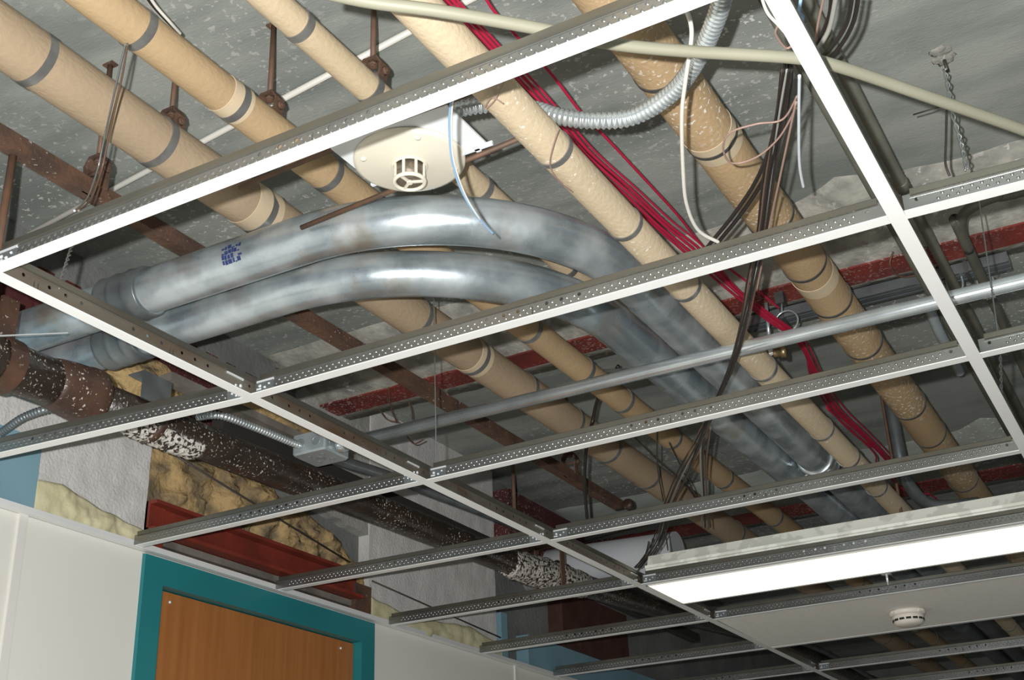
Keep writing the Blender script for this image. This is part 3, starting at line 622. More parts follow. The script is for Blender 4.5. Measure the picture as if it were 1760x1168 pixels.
# ------------------------------------------------------------------ suspended grid
def tee_parts(root, L, hgt, web_m, white_m, dim=True, bulb_m=None):
    bulb_m = bulb_m or M_['teemetal']
    wb = MB(); t = 0.0006
    wb.box((-L / 2, -t, 0.0008), (L / 2, t, hgt - 0.008)); wb.box((-L / 2 + .01, -t - 0.0007, hgt - 0.0155), (L / 2 - .01, t + 0.0007, hgt - 0.0140))
    if dim:
        x = -L / 2 + 0.05; k = 0; sp = 0.0140
        while x < L / 2 - 0.045:
            for row, zz in ((0, 0.0142), (1, 0.0215)):
                cx = x + row * sp / 2
                if row == 1 and min(abs(abs(cx) - q) for q in (0.028, 0.056, 0.090, 0.578)) < 0.006: continue
                for sgn in (-1, 1):
                    ring = [Vector((cx + 0.0029 * math.cos(a), sgn * t, zz + 0.0029 * math.sin(a))) for a in [2 * PI * j / 7 for j in range(7)]]
                    r2 = [Vector((cx + 0.0017 * math.cos(a), sgn * (t + 0.0012), zz + 0.0017 * math.sin(a))) for a in [2 * PI * j / 7 for j in range(7)]]
                    ap = Vector((cx, sgn * (t + 0.0016), zz))
                    fs = [(j, (j + 1) % 7, 7 + (j + 1) % 7, 7 + j) for j in range(7)] + [(7 + j, 7 + (j + 1) % 7, 14) for j in range(7)]
                    if sgn > 0: fs = [tuple(reversed(f)) for f in fs]
                    wb.add(ring + r2 + [ap], fs, True)
            x += sp
    off = Vector((0, 0, 0))
    def lk(mb, nm, m):
        me = bpy.data.meshes.new(nm); me.from_pydata([tuple(p) for p in mb.v], [], mb.f); me.polygons.foreach_set('use_smooth', mb.sm); me.materials.append(m)
        o = bpy.data.objects.new(nm, me); C.objects.link(o); o.parent = root; return o
    lk(wb, 'web', web_m)
    b = MB(); z0, z1 = hgt - 0.0125, hgt
    pf = [(-0.0006, z0), (0.0006, z0), (0.0034, z0 + 0.0015), (0.0034, z1 - 0.001), (0.0026, z1), (-0.0026, z1), (-0.0034, z1 - 0.001), (-0.0034, z0 + 0.0015)]
    b.rings([[Vector((x, p[0], p[1])) for p in pf] for x in (-L / 2 + 0.012, L / 2 - 0.012)], True, True, False); lk(b, 'bulb', bulb_m)
    f = MB(); w2 = 0.012
    pf = [(-w2, 0.0), (w2, 0.0), (w2 + .0003, 0.0003), (w2, 0.0018), (w2 - .0006, 0.0018), (w2 - .0006, 0.0009), (-w2 + .0006, 0.0009), (-w2 + .0006, 0.0018), (-w2, 0.0018), (-w2 - .0003, 0.0003)]
    f.rings([[Vector((x, p[0], p[1] - 0.0004)) for p in pf] for x in (-L / 2, L / 2)], True, True, False); lk(f, 'face_cap', white_m)
    return lk
def clip_part(lk, L):
    for s in (-1, 1):
        c = MB(); xa, xb = sorted((s * (L / 2 - 0.045), s * (L / 2 - 0.004)))
        c.box((xa, -0.0024, 0.0245), (xb, -0.0006, 0.0285)); x2 = s * (L / 2 - 0.012)
        for dx, dz, rr in ((0, 0.0175, 0.0038), (0.012, 0.0125, 0.0032), (0.022, 0.018, 0.0026)):
            c.lathe([(rr, 0), (rr * .8, 0.0022), (0.0, 0.0034)], (x2 - s * dx, -0.0012, dz), 12, (s * -0.3, -1, 0.2))
        c.box((x2 - 0.007, -0.0030, 0.009), (x2 + 0.004, -0.0008, 0.0125))
        o = lk(c, 'end_clip', M_['clip']); o['end'] = s
        o = lk(MB().box((xa, -0.0018, 0.005), (xb, -0.0006, 0.0240)), 'end_tab', M_['galvdull']); o['end'] = s
def make_cross(L, clips=True):
    root = bpy.data.objects.new('cross_tee', None); root.empty_display_size = 0.05; C.objects.link(root)
    lk = tee_parts(root, L, 0.041, M_['teeweb'], M_['white'])
    if clips: clip_part(lk, L)
    return root
protos = {}
def place_tee(a, b, label, group, keep):
    a = Vector(a); b = Vector(b); L = (b - a).length; o = make_cross(L)
    mid = (a + b) / 2; o.location = mid; o.rotation_euler = (0, 0, math.atan2(b.y - a.y, b.x - a.x))
    for ch in list(o.children):
        if ch.get('end') and ch['end'] != keep: bpy.data.objects.remove(ch)
    tag(o, label, 'ceiling grid tee', group); return o
def m0x(y): return -0.021 + 0.0082 * y
def m1x(y): return 1.222 + 0.001 * y
def line_y(p, q):
    """y on the grid plane as a function of x through two picture points"""
    P, Q = atz(*p, G), atz(*q, G)
    return lambda x: P.y + (Q.y - P.y) * (x - P.x) / (Q.x - P.x)
y0f = line_y((20, 452), (1100, 38)); y1f = line_y((425, 684), (1542, 373.5)); y1l = line_y((68.5, 767), (425, 686)); y1r = line_y((1542, 373.5), (1760, 318))
y2f = line_y((727, 829), (1673.6, 613.7)); y3f = line_y((942, 931), (1755.7, 775.6)); y2l = line_y((230.5, 940.5), (727, 829)); y3l = line_y((481, 1014.6), (942, 931))
mid = [y0f, y1f, y2f, y3f] + [(lambda x, k=k: 0.61 * k) for k in range(4, 10)]
left = [None, y1l, y2l, y3l] + [(lambda x, k=k: 0.61 * k) for k in range(4, 9)]
gm, gl, gr = 'cross tees between the two main runners', 'short cross tees between left runner and wall', 'cross tees right of the right runner'
LM = ['punched cross tee across the top of the picture, nearest and brightest white', 'punched cross tee in front of the curved conduits where they pass behind',
      'punched cross tee just below the straight bright conduit', 'punched cross tee between the straight conduit and the light fixture',
      'punched cross tee along the near edge of the lit fixture', 'punched cross tee on the near edge of the ceiling tile', 'cross tee hidden along the far edge of the ceiling tile',
      'cross tee first beyond the ceiling tile', 'cross tee second beyond the ceiling tile at bottom right', 'farthest cross tee at the bottom right corner']
for k in range(10):
    a = Vector((m0x(.61 * k) + .0124, mid[k](m0x(.61 * k)), G)); b = Vector((m1x(.61 * k) - .0124, mid[k](m1x(.61 * k)), G)); place_tee(a, b, LM[k], gm, -1)
LL = [None, 'short cross tee below the black soil pipe, nearest of the left ones', 'short cross tee meeting the wall at the foam left of the door frame', 'short cross tee meeting the wall above the wooden door',
      'short cross tee meeting the wall just right of the teal door frame', 'short cross tee crossing in front of the blue stud', 'short cross tee ending at the blue panel near the bottom edge',
      'second short cross tee over the blue panel, partly cut by the bottom edge', 'farthest short cross tee at the bottom edge']
for k in range(1, 9):
    a = Vector((WX + 0.004, left[k](WX), G + 0.001)); b = Vector((m0x(.61 * k) - .0124, left[k](m0x(.61 * k)), G)); place_tee(a, b, LL[k], gl, 1)
for k, f, lab in ((1, y1r, 'cross tee right of the right runner, nearest, with a bright punched web'), (2, mid[2], 'cross tee right of the right runner, reached by a hanger wire'), (3, mid[3], 'cross tee right of the right runner, cut off by the picture edge')):
    a = Vector((m1x(.61 * k) + .0124, f(m1x(.61 * k)), G)); b = Vector((2.43, f(2.43), G)); place_tee(a, b, lab, gr, 0)
def main_runner(label, fx, y0, y1):
    a = Vector((fx(y0), y0, G)); b = Vector((fx(y1), y1, G)); L = (b - a).length
    root = thing('main_runner', label, 'ceiling grid runner', (a + b) / 2, 'main runners of the suspended grid'); root.rotation_euler = (0, 0, math.atan2(b.y - a.y, b.x - a.x))
    lk = tee_parts(root, L, 0.044, M_['mainweb'], M_['white'], dim=False, bulb_m=M_['teemetal']); return root, lk
r0, lk0 = main_runner('left white faced main runner crossing the whole picture diagonally', m0x, -1.2, 7.5)
r1, lk1 = main_runner('right white faced main runner, steep and brightest at top right', m1x, -1.2, 7.5)
# bright splice clips on the runner web beside each crossing (side facing the viewer)
for k in range(1, 8):
    xm = 0.61 * k - 3.15
    c = MB(); c.box((xm - 0.060, -0.0032, 0.0255), (xm - 0.014, -0.0012, 0.0295)); c.lathe([(0.0045, 0), (0.003, 0.002), (0, 0.003)], (xm - 0.02, -0.0014, 0.013), 10, (0, -1, 0)); c.lathe([(0.003, 0), (0.002, 0.002), (0, 0.003)], (xm - 0.034, -0.0014, 0.010), 10, (0, -1, 0))
    lk0(c, 'splice_clip', M_['clip'])
wa = MB(); wa.box((WX, -2.4, G - 0.0015), (WX + 0.024, 8.9, G)); wa.box((WX, -2.4, G - 0.0015), (WX + 0.0012, 8.9, G + 0.022))
one('wall_angle', wa, M_['white'], 'white metal wall angle carrying the grid along the top of the left wall', 'ceiling grid edge')

# light fixture
X0, X1, Y0, Y1 = m0x(2.5) + 0.016, 1.215, 2.452, 2.752
lf = thing('light_fixture', 'lit fluorescent light fixture in the grid at lower right', 'light', ((X0 + X1) / 2, (Y0 + Y1) / 2, G))
h = MB()
pf = [(Y0, G + 0.003), (Y0, G + 0.050), (Y0 - 0.006, G + 0.052), (Y0 - 0.006, G + 0.060), (Y0 + 0.012, G + 0.062), (Y0 + 0.030, G + 0.098), (Y1 - 0.030, G + 0.098), (Y1 - 0.012, G + 0.062), (Y1, G + 0.05), (Y1, G + 0.003)]
h.rings([[Vector((x, p[0], p[1])) for p in pf] for x in (X0 + .004, X1)], True, True, False); h.build('housing', M_['fixture'], lf)
fr = MB(); fw = 0.010
fr.box((X0, Y1 - fw, G - 0.002), (X1, Y1 + .002, G + 0.003)); fr.box((X0, Y0, G - 0.002), (X1, Y0 + .006, G + 0.003)); fr.box((X0, Y0, G - 0.002), (X0 + .006, Y1, G + 0.003)); fr.box((X1 - .006, Y0, G - 0.002), (X1, Y1, G + 0.003))
fr.build('frame', M_['white'], lf)
MB().box((X0 + .006, Y0 + .006, G - 0.001), (X1 - .006, Y1 - fw, G + 0.002)).build('diffuser', M_['lens'], lf)
# tile and detector
tl = MB().box((m0x(3.3) + 0.014, 3.064, G + 0.001), (1.212, 3.648, G + 0.016))
one('ceiling_tile', tl, M_['tile'], 'single off-white ceiling tile left in the grid at lower right', 'ceiling tile')
sp = atz(1560, 1056, G - 0.012); sd = thing('smoke_detector', 'small round white smoke detector on the ceiling tile', 'smoke detector', (sp.x, sp.y, G))
MB().lathe([(0.0, 0.0), (0.060, 0.0), (0.062, -0.004), (0.060, -0.014), (0.055, -0.016)], (sp.x, sp.y, G), 40).build('base', M_['detplast'], sd)
MB().lathe([(0.055, -0.014), (0.052, -0.028), (0.049, -0.040), (0.040, -0.047), (0.02, -0.050), (0, -0.050)], (sp.x, sp.y, G), 40).build('dome', M_['detplast'], sd)
for k in range(14):
    a = 2 * PI * k / 14; m4 = Matrix.Translation((sp.x, sp.y, G - 0.031)) @ Matrix.Rotation(a, 4, 'Z')
    MB().box((0.049, -0.0085, -0.004), (0.0525, 0.0085, 0.003), m4).build('vent', M_['dark'], sd)
for a in (2.5, -0.6, 1.0, 4.1): MB().box((0.055, -0.008, -0.013), (0.067, 0.008, -0.003), Matrix.Translation((sp.x, sp.y, G)) @ Matrix.Rotation(a, 4, 'Z')).build('lug', M_['detplast'], sd)

# round detector on its white plate above the grid
DZ = 2.935; q = atz(704, 281, DZ); DX, DY = q.x, q.y; q = atz(836, 256, DZ); PX1, PY1 = q.x, q.y; PX0 = atz(655, 334, DZ).x
dt = thing('duct_detector', 'round cream smoke detector with a caged head on a square white plate', 'detector', (DX, DY, DZ))
MB().box((PX0, DY - 0.10, DZ + 0.012), (PX1, PY1, DZ + 0.016)).build('plate', M_['plate'], dt)
MB().lathe([(0.0, 0.012), (0.100, 0.012), (0.103, 0.008), (0.102, 0.003), (0.094, 0.0), (0.050, -0.003), (0.036, -0.006), (0.0, -0.006)], (DX, DY, DZ), 64).build('disc', M_['cream'], dt)
MB().lathe([(0.0, -0.004), (0.0275, -0.004), (0.0265, -0.038), (0.0, -0.038)], (DX, DY, DZ), 32).build('mesh_screen', M_['mesh'], dt)
cg2 = MB()
def tor(c, R, r, seg=40, k=8):
    rings = []
    for i in range(seg + 1):
        a = 2 * PI * i / seg; rings.append([Vector((c[0] + (R + r * math.cos(b)) * math.cos(a), c[1] + (R + r * math.cos(b)) * math.sin(a), c[2] + r * math.sin(b))) for b in [2 * PI * j / k for j in range(k)]])
    return rings
cg2.rings(tor((DX, DY, DZ - 0.039), 0.0275, 0.0038), True, False, True); cg2.rings(tor((DX, DY, DZ - 0.006), 0.031, 0.003), True, False, True)
for k in range(8):
    a = 2 * PI * k / 8 + .2; cg2.box((0.0268, -0.0024, -0.040), (0.0302, 0.0024, -0.005), Matrix.Translation((DX, DY, DZ)) @ Matrix.Rotation(a, 4, 'Z'))
for k in range(3):
    a = 2 * PI * k / 3 + 0.45; cg2.box((0.0, -0.0022, -0.0415), (0.0275, 0.0022, -0.038), Matrix.Translation((DX, DY, DZ)) @ Matrix.Rotation(a, 4, 'Z'))
cg2.lathe([(0.0055, -0.043), (0.0055, -0.037)], (DX, DY, DZ), 14); cg2.build('cage', M_['cream'], dt)
for k in range(4):
    a = 2 * PI * k / 4 + 0.75; MB().lathe([(0.0055, 0.001), (0.0055, -0.0025), (0.004, -0.004), (0.0, -0.0045)], (DX + 0.085 * math.cos(a), DY + 0.085 * math.sin(a), DZ), 14).build('screw', M_['cream'], dt)
MB().box((PX1 - 0.08, PY1 - 0.006, DZ + 0.002), (PX1 + 0.015, PY1 - 0.001, DZ + 0.010)).box((PX1 - 0.022, PY1 - 0.016, DZ + 0.002), (PX1 - 0.012, PY1 + 0.004, DZ + 0.012)).build('mounting_clip', M_['plate'], dt)
MB().box((PX0, PY1 - 0.008, DZ + 0.002), (PX0 + 0.030, PY1 - 0.001, DZ + 0.012)).build('mounting_clip', M_['plate'], dt)
p, q = atz(518, 391, 2.953), atz(888, 240, 2.953); dd = (q - p).normalized()
one('support_bar', MB().tube([p, q + dd * 0.12], 0.0052, 8), M_['rustplain'], 'brown steel rod carrying the front edge of the detector plate', 'rod')
p, q = atz(412, 322, 2.955), atz(500, 286, 2.955); dd = (q - p).normalized()
one('support_bar', MB().tube([p, q + dd * 0.55], 0.0048, 8), M_['rustplain'], 'brown steel rod behind the top cross tee, carrying the back of the detector plate', 'rod')

# ------------------------------------------------------------------ cables
def cable(name, pts, r, m, lab, cat='cable', group=None, seg=10, n=10):
    return one(name, MB().tube(smooth(pts, n), r, seg), m, lab, cat, group)
tag_ = cable('thick_cable', px((560, -12, 2.75), (640, 4, 2.75), (760, 20, 2.75), (930, 50, 2.75), (1050, 75, 2.75), (1180, 88, 2.75), (1370, 100, 2.75), (1450, 117, 2.75), (1600, 168, 2.75), (1760, 224, 2.75), (1830, 255, 2.75)), 0.0088, M_['beige'],
      'thick beige cable draped across the whole top right', seg=16)
# red cables
redpath = [(740, -30), (785, 20), (850, 90), (905, 150), (960, 210), (1010, 268), (1080, 330), (1140, 385), (1200, 435), (1262, 497), (1322, 545), (1378, 588), (1405, 640), (1440, 700), (1490, 748), (1530, 790), (1575, 850), (1620, 900)]
RL = ['red cable on the left side of the red bundle', 'red cable in the middle of the red bundle, thickest', 'red cable hugging the cream pipe', 'red cable sagging loose below the third cross tee', 'thin red cable lying on top of the bundle']
for k in range(5):
    pts = []
    for i, (u, v) in enumerate(redpath):
        sp_ = 11 if i < 9 else 5
        du = (k - 2) * sp_ * 0.55 + 5 * noise.noise(Vector((i * .5, k * 5, 0))); dv = -(k - 2) * sp_ * 0.35
        if k == 3 and 12 <= i <= 14: du -= 14; dv += 8
        pts.append(atz(u + du, v + dv, 3.16 - 0.012 * (k % 3)))
    cable('red_cable', pts, 0.0035 if k != 4 else 0.0024, M_['red'], RL[k], 'cable', 'red cables')
pts = px((825, -20, 3.2), (850, 20, 3.2), (900, 75, 3.2), (950, 130, 3.2), (1000, 195, 3.2), (1040, 235, 3.2), (1110, 310, 3.2), (1165, 370, 3.2), (1215, 430, 3.2), (1285, 485, 3.18), (1340, 530, 3.18))
cable('red_cable', pts, 0.0030, M_['red'], 'single red cable running apart, to the right of the red bundle', 'cable', 'red cables')
pts = px((1420, 700, 3.15), (1500, 775, 3.15), (1510, 800, 3.15), (1560, 845, 3.15), (1600, 850, 3.15), (1625, 880, 3.15))
cable('red_cable', pts, 0.003, M_['red'], 'red cable crossing above the far end of the light fixture', 'cable', 'red cables')
cable('black_cable', px((880, 130, 3.18), (960, 215, 3.18), (1040, 290, 3.18), (1110, 360, 3.18), (1165, 420, 3.18)), 0.003, M_['black'], 'thin black cable between the cream pipe and red cables')
cable('orange_wire', px((900, 170, 3.17), (1000, 262, 3.17), (1090, 350, 3.17), (1190, 440, 3.17)), 0.002, M_['pink'], 'thin orange wire beside the red bundle', 'wire')
# black bundle hanging diagonally
bp = [(1352, 120, 2.86), (1340, 200, 2.86), (1325, 300, 2.86), (1310, 400, 2.84), (1295, 480, 2.80), (1278, 560, 2.78), (1258, 630, 2.78), (1235, 685, 2.78), (1205, 745, 2.78), (1175, 810, 2.80), (1150, 870, 2.82), (1128, 935, 2.84), (1100, 975, 2.86)]
BL = ['leftmost strand of the dark wire bundle hanging over the straight conduit', 'second strand of the dark wire bundle, brownish', 'middle strand of the dark wire bundle', 'grey strand in the dark wire bundle over the straight conduit', 'black strand right of the middle of the hanging bundle', 'rightmost black strand of the hanging bundle', 'loosest strand of the hanging bundle, bowed to the right']
bm = ['black', 'brown', 'black', 'grey', 'black', 'black', 'brown']
for k in range(7):
    pts = [atz(u + (k - 3) * 3.4 * (0.4 if 5 < i < 9 else 0.9) + 7 * noise.noise(Vector((i * .7, k * 3.1, 0))), v, z - 0.006 * (k % 3)) for i, (u, v, z) in enumerate(bp)]
    cable('bundle_wire', pts, 0.0021 if bm[k] != 'brown' else 0.0017, M_[bm[k]], BL[k], 'wire', 'wires of the dark hanging bundle')
for k, (o_, mm, lab) in enumerate(((0, 'black', 'dark wire dropping straight behind the third cross tee'), (9, 'brown', 'brown wire dropping beside it behind the third cross tee'), (-6, 'grey', 'grey wire dropping to the right of the bundle fork'))):
    cable('bundle_wire', px((1212 + o_, 735, 2.80), (1208 + o_ * .7, 790, 2.80), (1210 + o_ * .5, 850, 2.82), (1212 + o_, 905, 2.84)), 0.0028, M_[mm], lab, 'wire', 'wires of the forked drop')
# black cable left of the bundle, twin
for o_, lab in ((0, 'flat black cable running down to the second cross tee, left one'), (12, 'flat black cable running down to the second cross tee, right one')):
    cable('black_cable', px((1352 + o_ * .6, 95, 2.9), (1345 + o_, 160, 2.9), (1328 + o_, 240, 2.9), (1300 + o_, 310, 2.9), (1260 + o_, 370, 2.9), (1212 + o_, 430, 2.9), (1190 + o_, 470, 2.9)), 0.0042, M_['black'], lab)
# white cable
cable('white_cable', px((1178, 12, 2.82), (1188, 45, 2.82), (1187, 80, 2.82), (1178, 140, 2.82), (1172, 200, 2.82), (1174, 290, 2.82), (1180, 350, 2.82), (1200, 395, 2.82), (1235, 416, 2.82)), 0.0034, M_['whitec'], 'white cable hanging in a long curve over the thick tan pipe')
# loops at the top right
cable('black_cable', px((1395, 115, 2.95), (1430, 80, 2.93), (1455, 40, 2.93), (1465, -10, 2.93)), 0.0036, M_['black'], 'black cable looping up from the right main runner, left one')
cable('black_cable', px((1400, 125, 2.95), (1440, 85, 2.93), (1466, 40, 2.93), (1476, -10, 2.93)), 0.0036, M_['black'], 'black cable looping up from the right main runner, right one')
cable('grey_cable', px((1405, 85, 2.95), (1425, 50, 2.95), (1436, 0, 2.95), (1440, -20, 2.95)), 0.0040, M_['grey'], 'light grey cable curling up beside the right main runner')
cable('grey_cable', px((1428, -20, 2.97), (1425, 25, 2.97), (1405, 75, 2.97), (1385, 110, 2.97)), 0.0030, M_['black'], 'dark cable curling up next to the light grey cable')
cable('pink_wire', px((1402, 70, 2.93), (1406, 40, 2.93), (1415, 0, 2.93), (1420, -20, 2.93)), 0.0020, M_['pink'], 'salmon wire rising beside the right main runner', 'wire')
cable('pale_wire', px((1305, -20, 2.75), (1318, 20, 2.75), (1340, 45, 2.72), (1370, 80, 2.70)), 0.0022, M_['whitec'], 'pale wire along the left side of the right main runner at the top', 'wire')
cable('blue_wire', px((1392, -90, 3.37), (1384, -45, 3.0), (1378, -10, 2.8), (1374, 20, 2.8), (1380, 30, 2.8), (1376, 45, 2.8)), 0.0025, M_['bluew'], 'short blue-grey wire end at the top of the right main runner', 'wire')
cable('pink_wire', px((1370, 165, 2.84), (1345, 205, 2.84), (1300, 213, 2.84), (1255, 228, 2.84), (1243, 255, 2.84), (1258, 280, 2.84), (1300, 270, 2.84), (1340, 235, 2.84), (1368, 185, 2.84)), 0.0018, M_['pink'], 'salmon wire making a loop in front of the thick tan pipe', 'wire')
cable('pink_wire', px((1368, 175, 2.83), (1350, 260, 2.83), (1335, 330, 2.83), (1320, 400, 2.83), (1300, 500, 2.80)), 0.0020, M_['pink'], 'salmon wire hanging down inside the dark bundle', 'wire')
cable('pink_wire', px((1340, 40, 2.85), (1333, 58, 2.85), (1350, 82, 2.85), (1362, 78, 2.85)), 0.0018, M_['pink'], 'short salmon wire loop left of the right main runner', 'wire')
one('cable_tie', MB().tube(smooth(px((1374, 130, 2.83), (1373, 200, 2.83), (1374, 280, 2.83), (1381, 322, 2.83))), 0.0028, 6), M_['tie'], 'long white cable tie tail hanging over the thick tan pipe', 'cable tie')
# blue-white twisted wire over the detector
cable('blue_wire', px((786, 150, 2.645), (776, 172, 2.69), (772, 210, 2.70), (776, 270, 2.70), (790, 320, 2.70), (815, 365, 2.70), (848, 402, 2.70)), 0.0016, M_['bluew'], 'blue wire hanging in front of the round detector', 'wire')
cable('grey_cable', px((789, 150, 2.645), (779, 172, 2.69), (776, 215, 2.70), (780, 275, 2.70), (800, 335, 2.70), (830, 385, 2.70)), 0.0014, M_['whitec'], 'thin white wire twisted with the blue one', 'wire')
# tie wires round the cream pipe
cable('tie_wire', px((866, 140, 2.86), (850, 172, 2.85), (832, 188, 2.85), (845, 168, 2.85), (865, 178, 2.85)), 0.0011, M_['pink'], 'thin copper tie wire knotted on the cream pipe near the top', 'wire')
cable('tie_wire', px((960, 222, 2.87), (950, 255, 2.86), (946, 285, 2.86), (960, 310, 2.86), (985, 330, 2.87)), 0.0013, M_['pink'], 'thin copper tie wire dangling from the banded cream pipe', 'wire')
# wires at the upper left
for o_, lab in ((0, 'grey wire crossing the large beige pipe at upper left'), (7, 'brown wire crossing the large beige pipe at upper left')):
    cable('hanging_wire', px((216 + o_ * .5, 75, 2.98), (203 + o_, 130, 2.98), (190 + o_, 190, 2.98), (180 + o_, 235, 2.98), (168 + o_, 290, 2.95), (150 + o_, 340, 2.85), (128 + o_, 362, 2.75)), 0.0019, M_['wire' if o_ == 0 else 'brown'], lab, 'wire')
for k, (o_, mm, lab) in enumerate(((0, 'grey', 'grey cable at the top edge above the second pipe'), (6, 'black', 'black cable at the top edge above the second pipe'), (12, 'whitec', 'white cable at the top edge above the second pipe'))):
    cable('top_cable', px((236 + o_, -20, 3.2), (258 + o_ * .8, 10, 3.2), (285 + o_ * .6, 38, 3.2), (310, 58, 3.21)), 0.0030, M_[mm], lab, 'cable', 'cables entering at the top edge')

# ------------------------------------------------------------------ hanger wires
def hwire(a, b, lab, twist=True, r=0.0013, m='wire'):
    a = Vector(a); b = Vector(b); n = 60; L = (b - a).length; mb = MB(); t = (b - a).normalized(); sd = t.cross(Vector((0, 1, 0))).normalized(); bn = t.cross(sd)
    for ph in ((0, PI) if twist else (0,)):
        amp = 0.0022 if twist else 0.0
        mb.tube([a + (b - a) * (i / n) + (sd * math.cos(ph + i * 0.55) + bn * math.sin(ph + i * 0.55)) * amp for i in range(n + 1)], r, 6)
    return one('hanger_wire', mb, M_[m], lab, 'wire', 'hanger wires of the grid')
p = atz(100, 497, G + 0.025); hwire(p, atz(126, 415, 2.80), 'twisted hanger wire on the left runner near the left edge')
p = atz(742, 800, G + 0.03); q = Vector((p.x - .0, p.y, S)); hwire((p.x, p.y + .02, 2.63), (p.x + .02, p.y - 0.02, S), 'hanger wire rising from the left runner past the straight conduit', False, 0.0016)
p = atz(1715, 572, G + 0.038); q = atz(1682, 340, 3.1); hwire(p, q, 'straight hanger wire at the right edge above the right cross tee', False, 0.0016)
p = atz(1722, 700, 2.66); hwire(p, atz(1718, 575, 2.70), 'twisted hanger wire below the right cross tee', True)
p = Vector((m1x(1.7) + .002, 1.75, G + 0.04)); hwire(p, (1.06, 2.7, S), 'hanger wire slanting up from the right runner beyond the flexible conduit', False, 0.0014)
# anchor with twisted wire at top right
ap = px((1622, 100, S))[0]
an = thing('slab_anchor', 'slab anchor in a patch of mortar with twisted wire at top right', 'anchor', ap)
def lump(c, sz, seed, nm):
    mb = MB(); rings = []
    for i in range(1, 12):
        th = PI * i / 12; ring = []
        for j in range(18):
            ph = 2 * PI * j / 18; dv = Vector((math.sin(th) * math.cos(ph), math.sin(th) * math.sin(ph), math.cos(th))); k_ = 1 + 0.45 * noise.noise(dv * 2.5 + Vector((seed, 0, 0)))
            ring.append(Vector(c) + Vector((dv.x * sz[0], dv.y * sz[1], dv.z * sz[2])) * k_)
        rings.append(ring)
    mb.rings(rings, True, True, True).build(nm, M_['haunch'], an)
lump(ap, (0.024, 0.024, 0.006), 1, 'mortar_patch'); lump(ap + Vector((0.0, -0.03, 0)), (0.022, 0.02, 0.005), 5, 'mortar_patch')
MB().tube([ap + Vector((0, 0, 0)), ap + Vector((0.002, 0.004, -0.035))], 0.004, 10).build('eye_bolt', M_['wiredark'], an)
tw = MB(); P = px((1624, 118, 3.24), (1630, 150, 3.2), (1636, 190, 3.15), (1648, 230, 3.1), (1656, 262, 3.06), (1662, 292, 3.02)); P = smooth(P, 10)
for ph in (0, PI): tw.tube([q + Vector((math.cos(ph + i * .7), 0, math.sin(ph + i * .7))) * 0.0035 for i, q in enumerate(P)], 0.0018, 6)
tw.build('twisted_wire', M_['wire'], an)
MB().tube(smooth(px((1627, 190, 3.1), (1626, 240, 3.08), (1625, 280, 3.06), (1632, 302, 3.04))), 0.0026, 8).build('straight_wire', M_['wiredark'], an)
MB().tube(px((1570, 197, 3.16), (1616, 183, 3.14)), 0.0018, 6).build('bent_end', M_['wiredark'], an)
# sundry rusty wires on the haunch by the first beam
for k, (pp, lab) in enumerate(((((668, 665, SB - .01), (672, 700, SB - .05), (682, 725, SB - .07)), 'short rusty bent wire below the red beam, left one'),
                               (((650, 700, SB - .03), (665, 720, SB - .05), (686, 725, SB - .06)), 'short rusty bent wire crossing beside it'),
                               (((702, 690, SB - .02), (708, 705, SB - .04), (709, 720, SB - .05)), 'short rusty bent wire below the red beam, right one'),
                               (((700, 750, 3.1), (712, 762, 3.1), (728, 755, 3.1)), 'small hooked rusty wire above the third tee crossing'),
                               (((1535, 432, SB - .02), (1530, 455, SB - .05), (1548, 475, SB - .05), (1580, 472, SB - .04)), 'copper wire bent over the red beam at right'))):
    cable('bent_wire', px(*pp), 0.0022, M_['rustplain'], lab, 'wire', 'bent wire scraps by the beam')
one('flat_bracket', MB().box((-0.02, 0, 0), (0.09, 0.004, 0.012), Matrix.Translation(px((1045, 640, 3.15))[0]) @ Matrix.Rotation(0.5, 4, 'Z')), M_['strapdark'], 'small dark clip beside the second pipe near the big conduits', 'bracket')
cable('black_cable', px((1063, 628, 3.2), (1030, 680, 3.15), (1018, 725, 3.1), (1008, 770, 3.0), (1005, 830, 2.95), (1010, 900, 2.9)), 0.0055, M_['black'], 'black cable dropping between the first and second wrapped pipes')
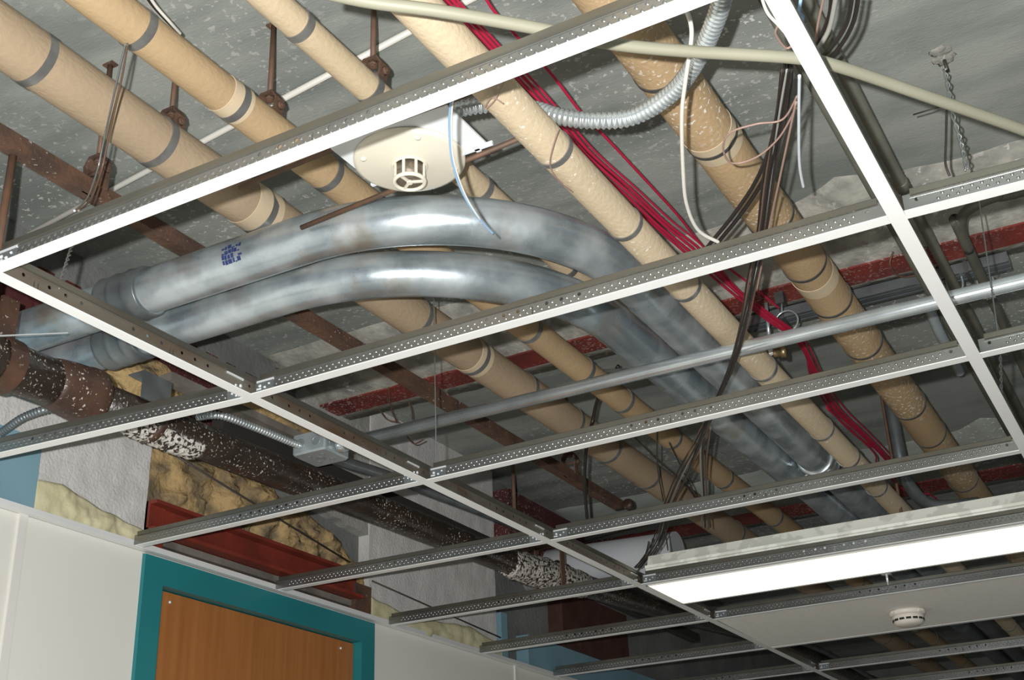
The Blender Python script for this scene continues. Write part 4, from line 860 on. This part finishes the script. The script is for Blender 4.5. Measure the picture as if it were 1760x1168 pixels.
# far tangle above the fixture
TL = ['dark wire slanting left of the fork above the fixture', 'dark wire slanting across the leftmost wrapped pipe far down', 'long thin wire crossing toward the light fixture', 'rusty wire tangled near the far red beam', 'dark wire dropping to the white pipe', 'second dark wire dropping to the white pipe', 'pale wire sticking up at the left end of the fixture', 'pale wire leaning right at the left end of the fixture']
TP = [((1085, 745, 3.0), (1130, 790, 2.98), (1175, 830, 2.95), (1205, 870, 2.95)), ((1130, 740, 3.0), (1130, 800, 2.95), (1140, 860, 2.9)), ((1150, 760, 3.0), (1180, 820, 3.0), (1200, 860, 2.95)), ((1005, 930, 3.27), (1060, 915, 3.27), (1120, 900, 3.27)),
      ((1115, 930, 2.95), (1108, 955, 2.92), (1090, 975, 2.88)), ((1122, 925, 2.95), (1114, 955, 2.92), (1096, 980, 2.88)), ((1136, 900, 2.85), (1130, 940, 2.76)), ((1142, 900, 2.85), (1148, 945, 2.73))]
for k in range(8): cable('stray_wire', px(*TP[k]), 0.0024, M_['wire' if k > 5 else ('rustplain' if k == 3 else 'wiredark')], TL[k], 'wire', 'stray wires above the fixture')
one('rod_brace', MB().tube([atz(1170, 610, 3.0) + Vector((0, 0.9, 0)), atz(1170, 610, 3.0) + Vector((0, 0.9, 0.25))], 0.004, 8), M_['rustplain'], 'thin rusty rod behind the far wrapped pipes', 'rod')
cable('threaded_rod', [Vector((0.70, 3.05, S)), Vector((0.70, 3.05, 2.80))], 0.005, M_['rustplain'], 'rusty rod between the red cables and the thick tan pipe', 'rod')
rc = thing('conduit_pull_elbow', 'grey curved conduit elbow below the red cables near the fixture', 'conduit', px((1560, 840, 3.0))[0])
MB().tube(smooth([Vector((0.70, 3.20, S)), Vector((0.70, 3.20, 3.10)), Vector((0.71, 3.25, 3.0)), Vector((0.76, 3.34, 2.95)), Vector((0.9, 3.40, 2.95))]), 0.022, 18).build('tube', M_['galvdull'], rc)
# ceiling hanger clip on the tile tee
hc = atz(1524, 1000, 2.66)
ck = thing('tee_hanger_clip', 'small bright bolt and clip standing on the tile tee', 'clip', (hc.x, 3.05, G + .038))
MB().tube([(hc.x + .02, 3.05, G + 0.03), (hc.x + .02, 3.05, G + 0.085)], 0.004, 8).build('bolt', M_['clip'], ck)
MB().box((hc.x + .005, 3.04, G + 0.065), (hc.x + .035, 3.06, G + 0.078)).build('clip', M_['clip'], ck)
